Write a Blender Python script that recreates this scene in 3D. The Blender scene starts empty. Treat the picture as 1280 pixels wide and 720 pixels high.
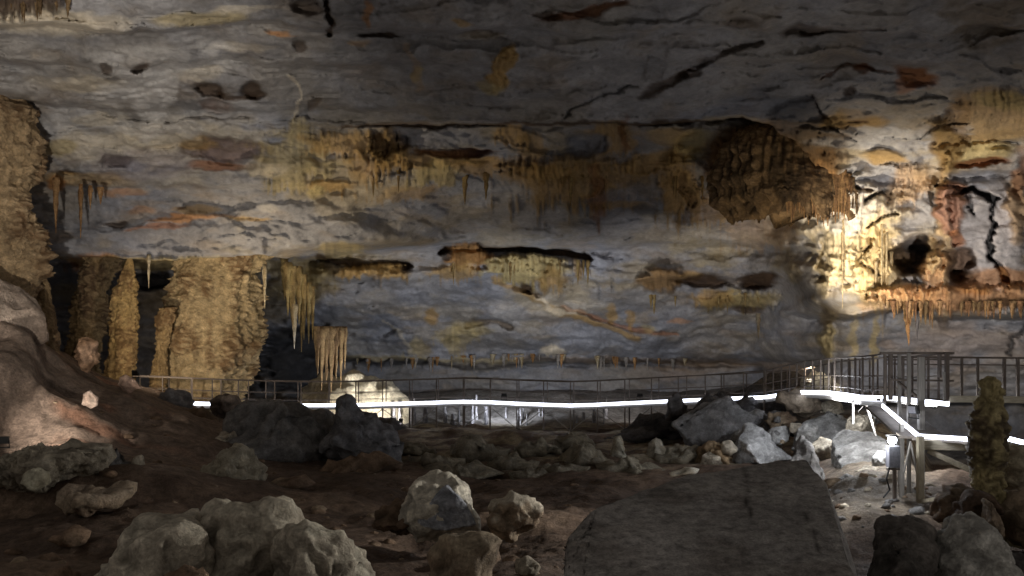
import bpy, bmesh, math, random
import numpy as np
from mathutils import Vector

random.seed(7)
C = bpy.context.scene.collection
F = 1244.0; CX = 640.0; HZ = 440.0; ZC = 4.0      # lens in photo pixels, eye height above the cave floor

def P(px, py, Y):
    return Vector(((px-CX)/F*Y, Y, ZC+(HZ-py)/F*Y))

# ------------------------------------------------------------------ noise
_rng = np.random.RandomState(11)
_perm = _rng.permutation(512).astype(np.int64)
_grad = _rng.normal(size=(512, 3)); _grad /= np.linalg.norm(_grad, axis=1)[:, None]
def perlin(x, y, z):
    x, y, z = np.broadcast_arrays(np.asarray(x, float), np.asarray(y, float), np.asarray(z, float))
    xi = np.floor(x).astype(np.int64); yi = np.floor(y).astype(np.int64); zi = np.floor(z).astype(np.int64)
    xf = x-xi; yf = y-yi; zf = z-zi
    u = xf*xf*xf*(xf*(xf*6-15)+10); v = yf*yf*yf*(yf*(yf*6-15)+10); w = zf*zf*zf*(zf*(zf*6-15)+10)
    out = 0
    for dx in (0, 1):
        for dy in (0, 1):
            for dz in (0, 1):
                h = _perm[(_perm[(_perm[(xi+dx) & 511]+yi+dy) & 511]+zi+dz) & 511]
                g = _grad[h]
                d = g[..., 0]*(xf-dx)+g[..., 1]*(yf-dy)+g[..., 2]*(zf-dz)
                out = out + d*(u if dx else 1-u)*(v if dy else 1-v)*(w if dz else 1-w)
    return out*1.5
def fbm(x, y, z, o=4, g=.5):
    s = 0; a = 1; f = 1
    for i in range(o):
        s = s+a*perlin(x*f+i*17.3, y*f+i*5.1, z*f+i*9.7); a *= g; f *= 2.03
    return s
def ridg(x, y, z, o=3):
    s = 0; a = 1; f = 1
    for i in range(o):
        s = s+a*(1-2*np.abs(perlin(x*f+i*7.3, y*f+i*3.1, z*f+i*2.7))); a *= .5; f *= 2.1
    return s/1.75
def sst(a, b, x):
    t = np.clip((x-a)/(b-a), 0, 1); return t*t*(3-2*t)
def mix(a, b, m):
    return a*(1-m[..., None])+np.asarray(b)*m[..., None]

# ------------------------------------------------------------------ objects
def mesh_obj(name, verts, faces, mat, parent=None, smooth=True, cols=None):
    me = bpy.data.meshes.new(name)
    me.from_pydata([tuple(v) for v in verts] if not isinstance(verts, np.ndarray) else verts.tolist(), [],
                   faces if not isinstance(faces, np.ndarray) else faces.tolist())
    if smooth: me.polygons.foreach_set('use_smooth', [True]*len(me.polygons))
    if cols is not None:
        a = me.color_attributes.new('Col', 'FLOAT_COLOR', 'POINT')
        c4 = np.ones((len(me.vertices), 4)); c4[:, :3] = np.clip(cols, 0.004, 1)
        a.data.foreach_set('color', c4.ravel())
    me.update()
    me.materials.append(mat)
    o = bpy.data.objects.new(name, me); C.objects.link(o)
    if parent is not None: o.parent = parent
    return o
def tag(o, label, cat, group=None):
    o['label'] = label; o['category'] = cat
    if group: o['group'] = group
    return o
def empty(name, loc, label, cat, group=None):
    o = bpy.data.objects.new(name, None); C.objects.link(o); o.location = loc
    return tag(o, label, cat, group)
def recenter(o, loc):
    """origin of a top-level mesh moved to its base"""
    loc = Vector(loc)
    n = len(o.data.vertices); a = np.empty(n*3); o.data.vertices.foreach_get('co', a)
    a = a.reshape(-1, 3)-np.array(loc); o.data.vertices.foreach_set('co', a.ravel()); o.data.update()
    o.location = loc
    return o
def base_of(v):
    return ((v[:, 0].min()+v[:, 0].max())/2, (v[:, 1].min()+v[:, 1].max())/2, v[:, 2].min())

# ------------------------------------------------------------------ materials
def nodes(name):
    m = bpy.data.materials.new(name); m.use_nodes = True
    nt = m.node_tree; b = nt.nodes['Principled BSDF']; return m, nt, b
def stone(name, rough=.8, bump=.35, sc=1.0, vary=.35, spec=.25, dist=.25, pt=0.):
    m, nt, b = nodes(name); N = nt.nodes.new; L = nt.links.new
    at = N('ShaderNodeAttribute'); at.attribute_name = 'Col'
    ge = N('ShaderNodeNewGeometry')
    n1 = N('ShaderNodeTexNoise'); n1.inputs['Scale'].default_value = 1.6*sc; n1.inputs['Detail'].default_value = 7; n1.inputs['Roughness'].default_value = .62
    n2 = N('ShaderNodeTexNoise'); n2.inputs['Scale'].default_value = 7*sc; n2.inputs['Detail'].default_value = 5; n2.inputs['Roughness'].default_value = .65
    v = N('ShaderNodeTexVoronoi'); v.inputs['Scale'].default_value = 2.4*sc; v.feature = 'DISTANCE_TO_EDGE'
    for n in (n1, n2): L(ge.outputs['Position'], n.inputs['Vector'])
    ad = N('ShaderNodeVectorMath'); ad.operation = 'ADD'; L(ge.outputs['Position'], ad.inputs[0]); L(n1.outputs['Color'], ad.inputs[1]); L(ad.outputs[0], v.inputs['Vector'])
    mr = N('ShaderNodeMapRange'); mr.inputs['From Min'].default_value = .3; mr.inputs['From Max'].default_value = .7
    mr.inputs['To Min'].default_value = 1-vary; mr.inputs['To Max'].default_value = 1+vary; L(n1.outputs['Fac'], mr.inputs['Value'])
    mr2 = N('ShaderNodeMapRange'); mr2.inputs['From Min'].default_value = .3; mr2.inputs['From Max'].default_value = .7
    mr2.inputs['To Min'].default_value = 1-vary*.6; mr2.inputs['To Max'].default_value = 1+vary*.6; L(n2.outputs['Fac'], mr2.inputs['Value'])
    mu = N('ShaderNodeMath'); mu.operation = 'MULTIPLY'; L(mr.outputs[0], mu.inputs[0]); L(mr2.outputs[0], mu.inputs[1])
    vm = N('ShaderNodeVectorMath'); vm.operation = 'SCALE'; L(at.outputs['Color'], vm.inputs[0]); L(mu.outputs[0], vm.inputs['Scale'])
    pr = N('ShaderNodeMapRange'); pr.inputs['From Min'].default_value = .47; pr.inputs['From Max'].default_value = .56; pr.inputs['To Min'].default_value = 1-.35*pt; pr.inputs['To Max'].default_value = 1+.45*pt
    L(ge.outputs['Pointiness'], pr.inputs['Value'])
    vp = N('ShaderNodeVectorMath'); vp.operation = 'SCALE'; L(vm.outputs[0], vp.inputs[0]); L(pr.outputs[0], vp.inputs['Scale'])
    L(vp.outputs[0], b.inputs['Base Color'])
    b.inputs['Roughness'].default_value = rough; b.inputs['Specular IOR Level'].default_value = spec
    vr = N('ShaderNodeMapRange'); vr.inputs['From Max'].default_value = .12; vr.inputs['To Max'].default_value = .12; L(v.outputs['Distance'], vr.inputs['Value'])
    s1 = N('ShaderNodeMath'); s1.operation = 'MULTIPLY_ADD'; L(n2.outputs['Fac'], s1.inputs[0]); s1.inputs[1].default_value = .35; L(n1.outputs['Fac'], s1.inputs[2])
    s2 = N('ShaderNodeMath'); s2.operation = 'ADD'; L(s1.outputs[0], s2.inputs[0]); L(vr.outputs[0], s2.inputs[1])
    bp = N('ShaderNodeBump'); bp.inputs['Strength'].default_value = bump; bp.inputs['Distance'].default_value = dist
    L(s2.outputs[0], bp.inputs['Height']); L(bp.outputs[0], b.inputs['Normal'])
    return m
M_wall = stone('limestone_wall', .85, .3, .7, .22, .15, .3)
M_flow = stone('flowstone', .6, .8, 1.9, .42, .3, .25)
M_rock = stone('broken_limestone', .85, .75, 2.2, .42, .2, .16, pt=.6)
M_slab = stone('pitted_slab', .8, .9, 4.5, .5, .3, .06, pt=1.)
M_soil = stone('cave_soil', .85, .75, 2.4, .45, .25, .16)
def metal(name, col, rough=.45, met=.6):
    m, nt, b = nodes(name); N = nt.nodes.new; L = nt.links.new
    n = N('ShaderNodeTexNoise'); n.inputs['Scale'].default_value = 9; n.inputs['Detail'].default_value = 5
    r = N('ShaderNodeValToRGB'); r.color_ramp.elements[0].position = .35; r.color_ramp.elements[1].position = .7
    r.color_ramp.elements[0].color = (*[c*.6 for c in col], 1); r.color_ramp.elements[1].color = (*col, 1)
    L(n.outputs['Fac'], r.inputs[0]); L(r.outputs[0], b.inputs['Base Color'])
    b.inputs['Roughness'].default_value = rough; b.inputs['Metallic'].default_value = met
    return m
M_rust = metal('brown_painted_steel', (.20, .165, .14), .6, .2)
M_grey = metal('galvanised_steel', (.34, .32, .29), .5, .3)
M_deck = metal('deck_board', (.22, .19, .16), .8, 0)
M_beam = metal('pale_beam', (.42, .37, .27), .7, 0)
M_box = metal('grey_enclosure', (.4, .4, .44), .5, .1)
M_enc = metal('dull_enclosure', (.16, .16, .18), .5, .1)
M_black = metal('black_housing', (.03, .03, .03), .5, .1)
def emis(name, col, s):
    m, nt, b = nodes(name)
    n = nt.nodes.new('ShaderNodeTexNoise'); n.inputs['Scale'].default_value = 3
    mr = nt.nodes.new('ShaderNodeMapRange'); mr.inputs['To Min'].default_value = s*.3; mr.inputs['To Max'].default_value = s*1.7
    nt.links.new(n.outputs['Fac'], mr.inputs['Value']); nt.links.new(mr.outputs[0], b.inputs['Emission Strength'])
    b.inputs['Base Color'].default_value = (.8, .8, .8, 1); b.inputs['Emission Color'].default_value = (*col, 1)
    return m
M_led = emis('led_strip_light', (.80, .85, 1), 5)
M_bulb = emis('lamp_glass', (.9, .95, 1), 40)
M_lens = emis('warm_lamp_glass', (1, .86, .66), 30)

G = np.array((.305, .297, .30)); B = np.array((.28, .292, .335)); O = np.array((.42, .27, .10)); YO = np.array((.50, .40, .19))
K = np.array((.085, .05, .028)); CR = np.array((.68, .60, .47)); R = np.array((.33, .135, .05)); T = np.array((.46, .31, .17))
W = np.array((.62, .60, .58)); DG = np.array((.12, .12, .13)); OR = np.array((.5, .24, .08))

# ------------------------------------------------------------------ cave wall and ceiling: one continuous sheet
xs = np.concatenate([np.arange(-620, -30, 12.), np.arange(-30, 1312, 2.2), np.arange(1312, 1950, 12.)])
ys = np.concatenate([np.arange(-2600, -300, 100.), np.arange(-300, -14, 10.), np.arange(-14, 520, 1.8), np.arange(520, 640, 6.)])
PX, PY = np.meshgrid(xs, ys)
wx = fbm(PX/90, PY/45, 3.1, 3)*16; wy = fbm(PX/110, PY/60, 8.2, 3)*9
fx = fbm(PX/22, PY/12, 1.7, 3)*5; fy = fbm(PX/26, PY/12, 6.4, 3)*4
U = PX+wx*.6+fx; V = PY+wy*.6+fy
Vl = PY+wy+fy*.6
def prof(t):
    t = sorted(t); return np.interp(Vl, [a for a, _ in t], [b for _, b in t])
top = [(-2600, 4.5), (-1500, 7.5), (-900, 11), (-500, 15), (-200, 22.5)]
pM = prof(top+[(0, 31), (34, 32.6), (40, 33.8), (75, 35), (84, 36.6), (150, 40.5), (157, 45.5), (200, 47), (245, 50), (252, 51), (305, 56), (312, 58.5), (345, 59), (352, 60.5), (400, 64), (452, 67), (459, 68.6), (480, 68.6), (640, 68)])
pL = prof(top+[(0, 30), (28, 31), (36, 33.4), (75, 35), (84, 36), (130, 38.5), (136, 39.5), (170, 40.5), (228, 42.5), (236, 43.6), (290, 44.6), (318, 45.2), (326, 63), (470, 64), (640, 64)])
pR = prof(top+[(0, 31), (34, 32.5), (40, 33.6), (75, 35.6), (84, 36.8), (165, 41), (172, 42), (215, 43.5), (222, 44.5), (375, 45.5), (392, 46), (399, 51.5), (500, 54), (507, 62), (640, 62)])
wl = 1-sst(330, 430, 330+(PX+wx-330)/(1+1.9*(1-sst(300, 322, PY)))); wr = sst(930, 1060, PX+wx)
D = pM*(1-wl)*(1-wr)+pL*wl+pR*wr
X0 = (PX-CX)/F*D; Z0 = ZC+(HZ-PY)/F*D
Dbase = D.copy(); cnw = fbm(X0/2.6, D/3, Z0/1.6+4, 3)
# broken bedding: terraced noise in world space
n = fbm(X0/5.5, D/4.5, Z0/2.2, 4, .55)
q = n*4.5; t = np.floor(q)+sst(.55, 1., q-np.floor(q)); D = D+(t/4.5)*.55
def plates(gx, gy, seed):
    ix = np.floor(gx).astype(int); iy = np.floor(gy).astype(int); best = np.full(gx.shape, 1e9); o = np.zeros_like(gx); e2 = np.full(gx.shape, 1e9)
    for a in (-1, 0, 1):
        for b in (-1, 0, 1):
            cx, cy = ix+a, iy+b; h = _perm[(_perm[(cx+seed) & 511]+cy) & 511]
            rx, ry, r0, r1, r2 = ((h*k % 512)/511. for k in (37, 91, 53, 177, 211))
            du, dv = gx-cx-rx, gy-cy-ry; d = du*du+dv*dv; m = d < best
            o = np.where(m, (r0-.5)*.9+du*(r1-.5)*1.3+dv*(r2-.15)*1.2, o); best = np.where(m, d, best)
    return o
D = D+.33*plates((X0+1.3*cnw)/4.4, Vl/21.+.45*cnw, 3)+.17*plates((X0+.8*cnw)/1.9+.4, V/10.+.3*cnw, 60)
n2 = fbm(X0/2.1+4, D/2.4, Z0/.9, 4, .55)
q = n2*3.2; t = np.floor(q)+sst(.45, 1., q-np.floor(q)); D = D+(t/3.2)*.2
D = D+.05*fbm(X0/.7, D/.9, Z0/.35, 3)+.55*fbm(X0/9, D/9, Z0/3, 2)
cn = fbm(X0/3.2+9, D/3.2, Z0/1.3, 4); cn2 = fbm(X0/7, D/7+3, Z0/5, 3); cn3 = fbm(X0/1.2, D/1.2, Z0/.5+2, 3)
col = mix(np.broadcast_to(G, PX.shape+(3,)).copy(), B, sst(-.2, .5, cn2+(PY-300)/400.))
col = col*(1+.22*np.clip(cn, -1, 1))[..., None]
col = mix(col, (.30, .25, .20), sst(.1, .7, fbm(X0/2.5, D/5, Z0/.8+7, 4))*.6)
cn3 = cn3*.8; ol = fbm(X0/4.5+20, D/6, Z0/2.2+5, 5, .6); bm_ = np.exp(-((PY+wy-212)/48)**2)*sst(260, 420, PX)+.6*np.exp(-((PY-350)/60)**2)+.25
col = mix(col, (.38, .30, .16), sst(-.05, .5, ol)*np.clip(bm_, 0, 1)*.6)
fl = fbm(PX/6.5+wx/9, PY/80., 2.2, 3)                      # vertical fluting for flowstone
st = fbm(PX/4.2, PY/60., 5.5, 3)
FE = []
def blob(cx, cy, rx, ry, c, a=1., dd=0., soft=.35, ang=0., drip=0., nz=.35, flute=0., seed=0):
    global col, D
    if not(-80 < cx < 1400): return
    ca, sa = math.cos(math.radians(ang)), math.sin(math.radians(ang))
    u = (U-cx)*ca+(V-cy)*sa; v = -(U-cx)*sa+(V-cy)*ca
    r = np.sqrt((u/rx)**2+(v/ry)**2)
    r = r+nz*cn3*.8+nz*.6*cn
    if drip: r = r+drip*np.clip(v/ry, -.2, 1)*(st*1.0)
    m = 1-sst(1-soft, 1+soft*.6, r)
    var = 1+.3*np.clip(cn3, -1, 1)+(.35*st if drip else 0)
    col = col*(1-(m*a)[..., None])+(np.asarray(c)*np.clip(var, .3, 1.7)[..., None])*(m*a)[..., None]
    if dd: D = D+dd*(1-sst(.6, 1.15, r))
    if flute:
        Ds = Dbase+dd+.35*cn2; k_ = m*min(.75, .35+flute*.5); D = D*(1-k_)+Ds*k_
        D = D-flute*np.abs(fl)*m*1.5
def line(pts, w, c, a=1., dd=0., nz=.6):
    global col, D
    best = np.full(PX.shape, 1e9)
    for (x0, y0), (x1, y1) in zip(pts[:-1], pts[1:]):
        dx, dy = x1-x0, y1-y0; tt = np.clip(((U-x0)*dx+(V-y0)*dy)/(dx*dx+dy*dy), 0, 1)
        best = np.minimum(best, np.hypot(U-x0-tt*dx, V-y0-tt*dy))
    m = 1-sst(.5, 1.3, best/w+nz*.4*cn3)
    col = col*(1-(m*a)[..., None])+np.asarray(c)*(m*a)[..., None]
    if dd: D = D+dd*m
# upper left: cream crusts and brown cavities
blob(55, 28, 70, 20, CR, .8); blob(30, 4, 60, 14, K, .85, -.6, drip=.7, flute=.5); blob(120, 24, 50, 14, CR, .55)
blob(250, 22, 70, 9, YO, .6); blob(300, 12, 40, 6, CR, .5); blob(385, 8, 22, 9, K, .6, .6)
line([(412, 0), (420, 20), (412, 40)], 4, K, .8, .8)
blob(190, 70, 70, 16, W, .45, nz=.9); blob(230, 85, 60, 14, W, .6, nz=.9); blob(90, 105, 60, 9, CR, .7, nz=.6); blob(190, 125, 22, 26, W, .75, nz=.7)
blob(140, 118, 30, 14, W, .6, nz=.9); blob(250, 95, 30, 10, CR, .5, nz=.8); blob(30, 100, 40, 20, W, .35, nz=.9); blob(95, 140, 50, 14, W, .35, nz=1)
blob(120, 45, 140, 8, DG, .35); blob(175, 82, 10, 7, K, .8, .6); blob(135, 82, 7, 7, K, .7, .4)
blob(268, 113, 22, 9, K, .8, .7, ang=8); blob(316, 112, 11, 14, K, .85, .8); blob(272, 131, 22, 8, (.22, .15, .12), .8, .4); line([(280, 118), (316, 122)], 4, K, .8, .4)
blob(378, 56, 11, 8, K, .7, .4); blob(338, 20, 20, 7, G*.7, .5); blob(350, 42, 30, 3, OR, .7); blob(300, 60, 50, 5, CR, .35); blob(330, 70, 40, 4, DG, .5)
line([(365, 95), (375, 130), (360, 175)], 2.5, CR, .7, -.1); blob(395, 130, 8, 7, K, .6, .3)
blob(120, 185, 75, 20, CR, .55, nz=.7); blob(75, 185, 25, 12, YO, .6); blob(250, 170, 110, 20, CR, .65, -.3, nz=.6); blob(210, 190, 40, 20, CR, .6, nz=.6)
blob(285, 188, 55, 17, (.20, .15, .14), .9, .8); blob(245, 182, 22, 10, O, .7); blob(275, 207, 40, 5, R, .7, .3); blob(150, 200, 22, 7, K, .75, .6); blob(88, 218, 10, 5, K, .8, .4)
blob(170, 225, 100, 12, CR, .4, nz=.8); blob(105, 225, 60, 9, O, .6); blob(70, 232, 14, 8, OR, .8, -.4); blob(150, 240, 30, 5, OR, .5)
blob(180, 205, 60, 20, (.34, .30, .34), .4)
blob(235, 276, 50, 4, OR, .75, -.1); blob(250, 266, 28, 8, O, .6); blob(200, 283, 40, 3, R, .6); blob(310, 278, 28, 3, O, .7); blob(145, 278, 10, 4, K, .7, .3); blob(330, 262, 16, 8, CR, .3)
blob(175, 262, 20, 6, OR, .35); blob(232, 262, 5, 3, K, .8)
blob(300, 140, 50, 14, W, .4, nz=1.1); blob(40, 160, 40, 12, W, .5, nz=1.1); blob(215, 105, 18, 20, W, .7, nz=1.); blob(180, 160, 60, 10, W, .5, nz=1.2); blob(260, 60, 30, 8, W, .5, nz=1.1); blob(130, 150, 30, 8, CR, .5, nz=1.1)
# ochre band under the great ledge
blob(370, 195, 60, 36, YO*.85, .75, -.5, nz=.7, drip=.5); blob(330, 210, 30, 10, CR, .5); blob(415, 232, 26, 10, O, .8, -.4, drip=.8); blob(402, 240, 12, 8, YO, .9, -.4)
blob(440, 178, 60, 18, O, .75, -.4, drip=.9, flute=.4); blob(484, 190, 26, 32, O*.8, .9, -.7, drip=.9, flute=.6); blob(475, 180, 15, 18, K, .8, .9); blob(502, 178, 14, 12, K, .6, .7)
blob(455, 205, 22, 22, O, .6, -.3, drip=1, flute=.5); blob(545, 203, 75, 10, O, .8, -.4, drip=.6); blob(570, 194, 48, 5, R*.5, .85, .7); blob(545, 218, 35, 14, YO*.9, .8, -.3, drip=1, flute=.4)
blob(600, 210, 45, 12, O, .6, drip=.8); blob(560, 175, 60, 12, B*.9, .5); blob(640, 170, 24, 14, O, .7, drip=.8, flute=.3); blob(662, 190, 22, 26, O*.8, .6, drip=.8)
blob(505, 240, 45, 10, O, .5, drip=1)
blob(720, 225, 90, 34, O*.85, .8, -.5, drip=1., flute=.5); blob(765, 172, 30, 24, O, .75, drip=.7, flute=.3); blob(735, 178, 24, 13, B, .85, .5); blob(777, 165, 5, 24, R*.6, .7)
blob(815, 205, 60, 14, O, .8, -.3, ang=-14, drip=.6); blob(690, 215, 40, 12, O, .7, drip=1, flute=.5); blob(800, 245, 60, 14, B, .6); blob(775, 255, 38, 7, O, .6)
blob(745, 240, 10, 40, R*.7, .6, -.5, drip=.9, flute=.7); blob(850, 240, 28, 44, O*.9, .85, -.6, drip=1, flute=.8); blob(857, 250, 8, 38, K, .6, flute=.8); blob(868, 178, 22, 20, YO, .7); blob(806, 262, 18, 10, DG, .8, .4)
blob(840, 170, 40, 12, O, .5); blob(900, 260, 30, 22, T, .6, drip=1, flute=.4)
line([(430, 154), (560, 158), (700, 153), (860, 155), (930, 154)], 2.4, K, .85, .7); blob(500, 153, 40, 4, K, .6, .5)
# dark flowstone bell
blob(975, 205, 84, 58, (.17, .10, .045), 1., -.6, soft=.14, nz=.08, drip=.12, flute=.5)
blob(1000, 150, 40, 24, DG*.8, .7, -.6); blob(1030, 172, 36, 25, (.16, .12, .08), .8, -.7)
blob(1022, 240, 42, 36, (.36, .20, .08), .9, -.2, drip=.5, flute=.5, soft=.25); blob(930, 240, 30, 30, (.26, .14, .06), .7, -.4, drip=.8, flute=.8); blob(960, 200, 40, 34, (.26, .165, .075), .5, -.3, flute=.4)
blob(905, 205, 22, 46, (.16, .09, .04), .9, -.3, drip=.3, flute=.5)
line([(1020, 120), (1050, 165), (1072, 175)], 2, K, .4, .4)
D = D+.03*np.sin(V/3.4+cn*2+U/40)*(1-sst(.7, 1, np.hypot((PX-960)/80, (PY-205)/55)))
# dark ceiling marks
blob(628, 85, 12, 34, O, .95, -.35, ang=22, soft=.2, nz=.25, flute=.4); blob(612, 110, 14, 10, YO*.8, .7); blob(520, 95, 7, 9, YO*.8, .7); line([(505, 60), (515, 85), (525, 110)], 5, T, .4, -.1)
blob(463, 15, 5, 16, OR*.8, .7); blob(478, 44, 24, 3, K, .8, .5); blob(448, 55, 14, 6, T, .6); blob(583, 29, 10, 4, O, .7); blob(600, 42, 26, 5, K*1.4, .6, .3); blob(600, 45, 30, 6, CR*.6, .5)
blob(735, 14, 55, 6, R*.6, .8, .3, ang=-14); blob(690, 22, 18, 4, K, .8, .4); blob(830, 104, 34, 7, K, .7, .6, ang=-30); blob(860, 92, 20, 6, K, .6, .4); line([(700, 150), (740, 120), (800, 108)], 2, DG*.5, .6, .3); line([(860, 88), (920, 62), (950, 52)], 4, K, .5, .6)
blob(1005, 40, 30, 9, K, .6, .5); line([(1000, 45), (1110, 32)], 2, K, .6, .4); blob(1145, 95, 32, 14, R*.7, .9, .6, ang=14, nz=.5); blob(1082, 88, 12, 6, R*.7, .8, .2); blob(1130, 108, 10, 10, R, .6); line([(1030, 100), (1060, 85), (1110, 92)], 1.5, R*.7, .5, .2)
blob(1235, 25, 60, 26, (.2, .15, .09), .6, .3, nz=.8); blob(930, 30, 30, 8, K, .5, .4); blob(1070, 150, 40, 12, O*.9, .8, -.2, ang=4); blob(1075, 153, 18, 3, K, .9, .3); blob(1080, 120, 40, 28, G*1.15, .5, -.3); blob(1060, 115, 8, 5, K, .7, .3)
line([(880, 160), (905, 155), (880, 150)], 3, CR*.7, .5)
# blue lower wall
line([(400, 323), (450, 328), (510, 330)], 5, K, .9, 1.1); blob(462, 337, 50, 10, O, .9, -.6, drip=.9, flute=.5); blob(425, 312, 30, 12, YO, .7, drip=.4)
line([(548, 312), (600, 308), (660, 313), (735, 321)], 4.2, K, .95, 1.3)
blob(585, 322, 32, 16, (.33, .18, .07), 1., -.9, drip=.5, flute=.5, soft=.2); blob(570, 342, 32, 12, O, .8, drip=.9, flute=.4); blob(662, 337, 56, 20, YO*.85, .95, -.8, drip=.6, flute=.6, soft=.2); blob(690, 350, 22, 16, O*.8, .8, -.4, drip=.8, flute=.6); blob(725, 338, 6, 18, O, .7, -.3)
blob(656, 360, 8, 7, K, .9, .8); line([(620, 352), (660, 370), (690, 385), (740, 405), (800, 425)], 4, O, .75, -.2); line([(640, 362), (672, 368)], 3, K, .8, .5); line([(672, 372), (690, 388), (720, 392)], 3.5, CR, .7, -.2); line([(710, 385), (770, 408), (850, 418)], 2.6, R, .6, .4)
line([(585, 408), (612, 400), (640, 410)], 4, (.17, .13, .09), .8, .6); blob(590, 412, 26, 9, YO, .6); blob(540, 398, 10, 14, O, .75); blob(575, 420, 30, 10, YO, .5, drip=1); blob(762, 395, 6, 14, O, .8); blob(785, 400, 6, 14, O, .7); blob(625, 385, 20, 12, W, .3); blob(710, 380, 50, 14, CR, .3)
blob(525, 435, 14, 14, YO, .5, drip=1); blob(570, 432, 12, 14, YO, .6, drip=1); blob(690, 440, 16, 6, CR, .8, drip=1); blob(600, 455, 90, 4, CR, .5, drip=1); blob(815, 410, 10, 5, YO, .5); blob(850, 400, 20, 3, OR, .5)
line([(480, 400), (500, 420), (515, 440)], 2, CR, .5, -.1); line([(748, 350), (755, 375)], 1.8, DG, .6, .3); line([(768, 345), (772, 362)], 1.8, DG, .6, .3)
blob(822, 349, 28, 16, (.3, .19, .09), .95, -.8, drip=.4, flute=.5, nz=.5); blob(860, 345, 16, 8, O, .8); blob(880, 352, 36, 9, K, .9, 1.4); blob(952, 350, 26, 10, K, .95, 1.4); blob(925, 375, 55, 12, YO*.8, .85, -.7, drip=.8, flute=.5); blob(890, 372, 30, 10, O, .7, drip=.8); blob(935, 388, 28, 5, K, .7, .5)
blob(900, 300, 70, 16, CR, .4, nz=.9); blob(880, 320, 60, 14, YO, .35, nz=.9); blob(950, 290, 50, 22, T, .5, drip=.8); blob(1000, 268, 60, 14, CR, .7, drip=.5, nz=.7); blob(920, 270, 30, 10, O, .5, drip=1)
blob(560, 370, 70, 22, B*.7, .5, .3); blob(480, 370, 60, 22, B*.75, .5, .4); blob(425, 420, 30, 40, W*.8, .4); blob(460, 440, 40, 12, W*.8, .35, nz=.8)
# left recess under the ledge
blob(120, 328, 40, 12, OR, .7, drip=.4); blob(215, 327, 120, 9, YO*.8, .8, -.4, drip=.5, nz=.25); blob(360, 335, 60, 14, YO*.85, .6, drip=.7); blob(345, 375, 24, 26, (.28, .24, .17), .7); blob(380, 360, 40, 14, YO, .5, drip=.8)
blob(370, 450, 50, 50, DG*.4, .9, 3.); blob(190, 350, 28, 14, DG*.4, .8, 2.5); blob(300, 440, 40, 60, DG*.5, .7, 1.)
blob(395, 345, 28, 12, YO, .7, drip=.9)
# fringe line just above the walkway
line([(380, 450), (500, 455), (700, 458), (860, 456), (960, 463)], 3, DG*.9, .7, .4); line([(640, 450), (760, 452), (900, 455), (1000, 462)], 3.5, T*.8, .4, -.1); blob(880, 462, 60, 6, T*.8, .3); line([(430, 448), (640, 450)], 3, YO*.8, .6, -.3); blob(990, 470, 40, 9, T*.8, .4)
blob(830, 470, 60, 9, T, .35); blob(700, 475, 120, 12, W*.6, .4, nz=.9)
# right wall
blob(1065, 300, 62, 70, (.60, .49, .29), .85, -.5, nz=.5, flute=.5, drip=.2); blob(1050, 268, 50, 26, W, .6, nz=.8); blob(1100, 330, 32, 60, (.58, .44, .22), .7, drip=.8, flute=.5); blob(1090, 220, 50, 20, B*1.1, .6, nz=.7)
line([(1080, 255), (1100, 240), (1115, 248)], 3, DG*.5, .8, .7); line([(1085, 285), (1105, 270), (1120, 268)], 2.5, K, .6, .5); line([(1028, 300), (1025, 330), (1032, 350)], 3, (.3, .24, .14), .7, .5); line([(1090, 300), (1075, 320), (1095, 345)], 2.4, (.35, .27, .15), .7, .5); line([(1045, 240), (1060, 228), (1085, 240)], 3, (.3, .2, .12), .7, .6)
blob(1105, 195, 28, 9, O, .85, -.3, nz=.3); blob(1170, 225, 40, 20, (.42, .33, .24), .6, nz=.7); blob(1135, 230, 28, 26, T, .7, drip=.4, flute=.5); blob(1075, 180, 60, 8, W*.8, .6); blob(1105, 165, 60, 6, W*.9, .6)
blob(1240, 150, 60, 40, O*.95, .7, -.4, nz=.6, flute=.3); blob(1225, 190, 50, 13, YO, .85, -.5); blob(1220, 204, 44, 5, R, .85, .5); blob(1255, 125, 40, 12, YO*.8, .7, nz=.6); blob(1195, 150, 14, 40, (.25, .16, .08), .6, .3)
blob(1180, 290, 11, 110, (.5, .36, .2), .8, -1.2, nz=.2, flute=.3, soft=.25); blob(1182, 185, 17, 34, O*.85, .9, -1., nz=.2)
blob(1235, 300, 44, 82, (.42, .40, .41), .95, -1.1, soft=.12, nz=.1, flute=.02); blob(1220, 225, 40, 10, B*1.2, .7)
line([(1202, 243), (1216, 236), (1246, 250), (1244, 290), (1236, 320), (1258, 350), (1262, 372)], 3.6, DG*.35, .97, 1.2, .2); line([(1213, 246), (1220, 268)], 2.2, DG*.4, .9, .6, .2); line([(1170, 236), (1205, 240)], 2.5, K, .9, .9)
blob(1190, 262, 22, 32, (.36, .2, .14), .95, -1.2, soft=.2, nz=.3); blob(1198, 298, 9, 14, R, .8); blob(1274, 255, 14, 50, T, .8, -.8); blob(1278, 215, 16, 30, (.22, .11, .06), .8, .4)
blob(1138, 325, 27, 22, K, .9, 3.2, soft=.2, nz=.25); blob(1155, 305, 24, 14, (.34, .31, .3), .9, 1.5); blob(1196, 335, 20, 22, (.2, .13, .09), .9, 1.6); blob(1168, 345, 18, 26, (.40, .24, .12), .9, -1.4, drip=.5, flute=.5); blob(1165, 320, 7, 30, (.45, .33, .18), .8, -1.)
blob(1215, 372, 110, 17, (.33, .19, .10), .95, -1.3, drip=.7, nz=.4, flute=.5); blob(1235, 352, 60, 14, OR*.9, .7); blob(1255, 380, 60, 7, K, .8, .6); blob(1135, 372, 36, 20, (.5, .29, .14), .9, -1., drip=.8, flute=.6); blob(1200, 345, 30, 9, K, .6, .6)
blob(1108, 385, 50, 12, T, .6, drip=.9)
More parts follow.
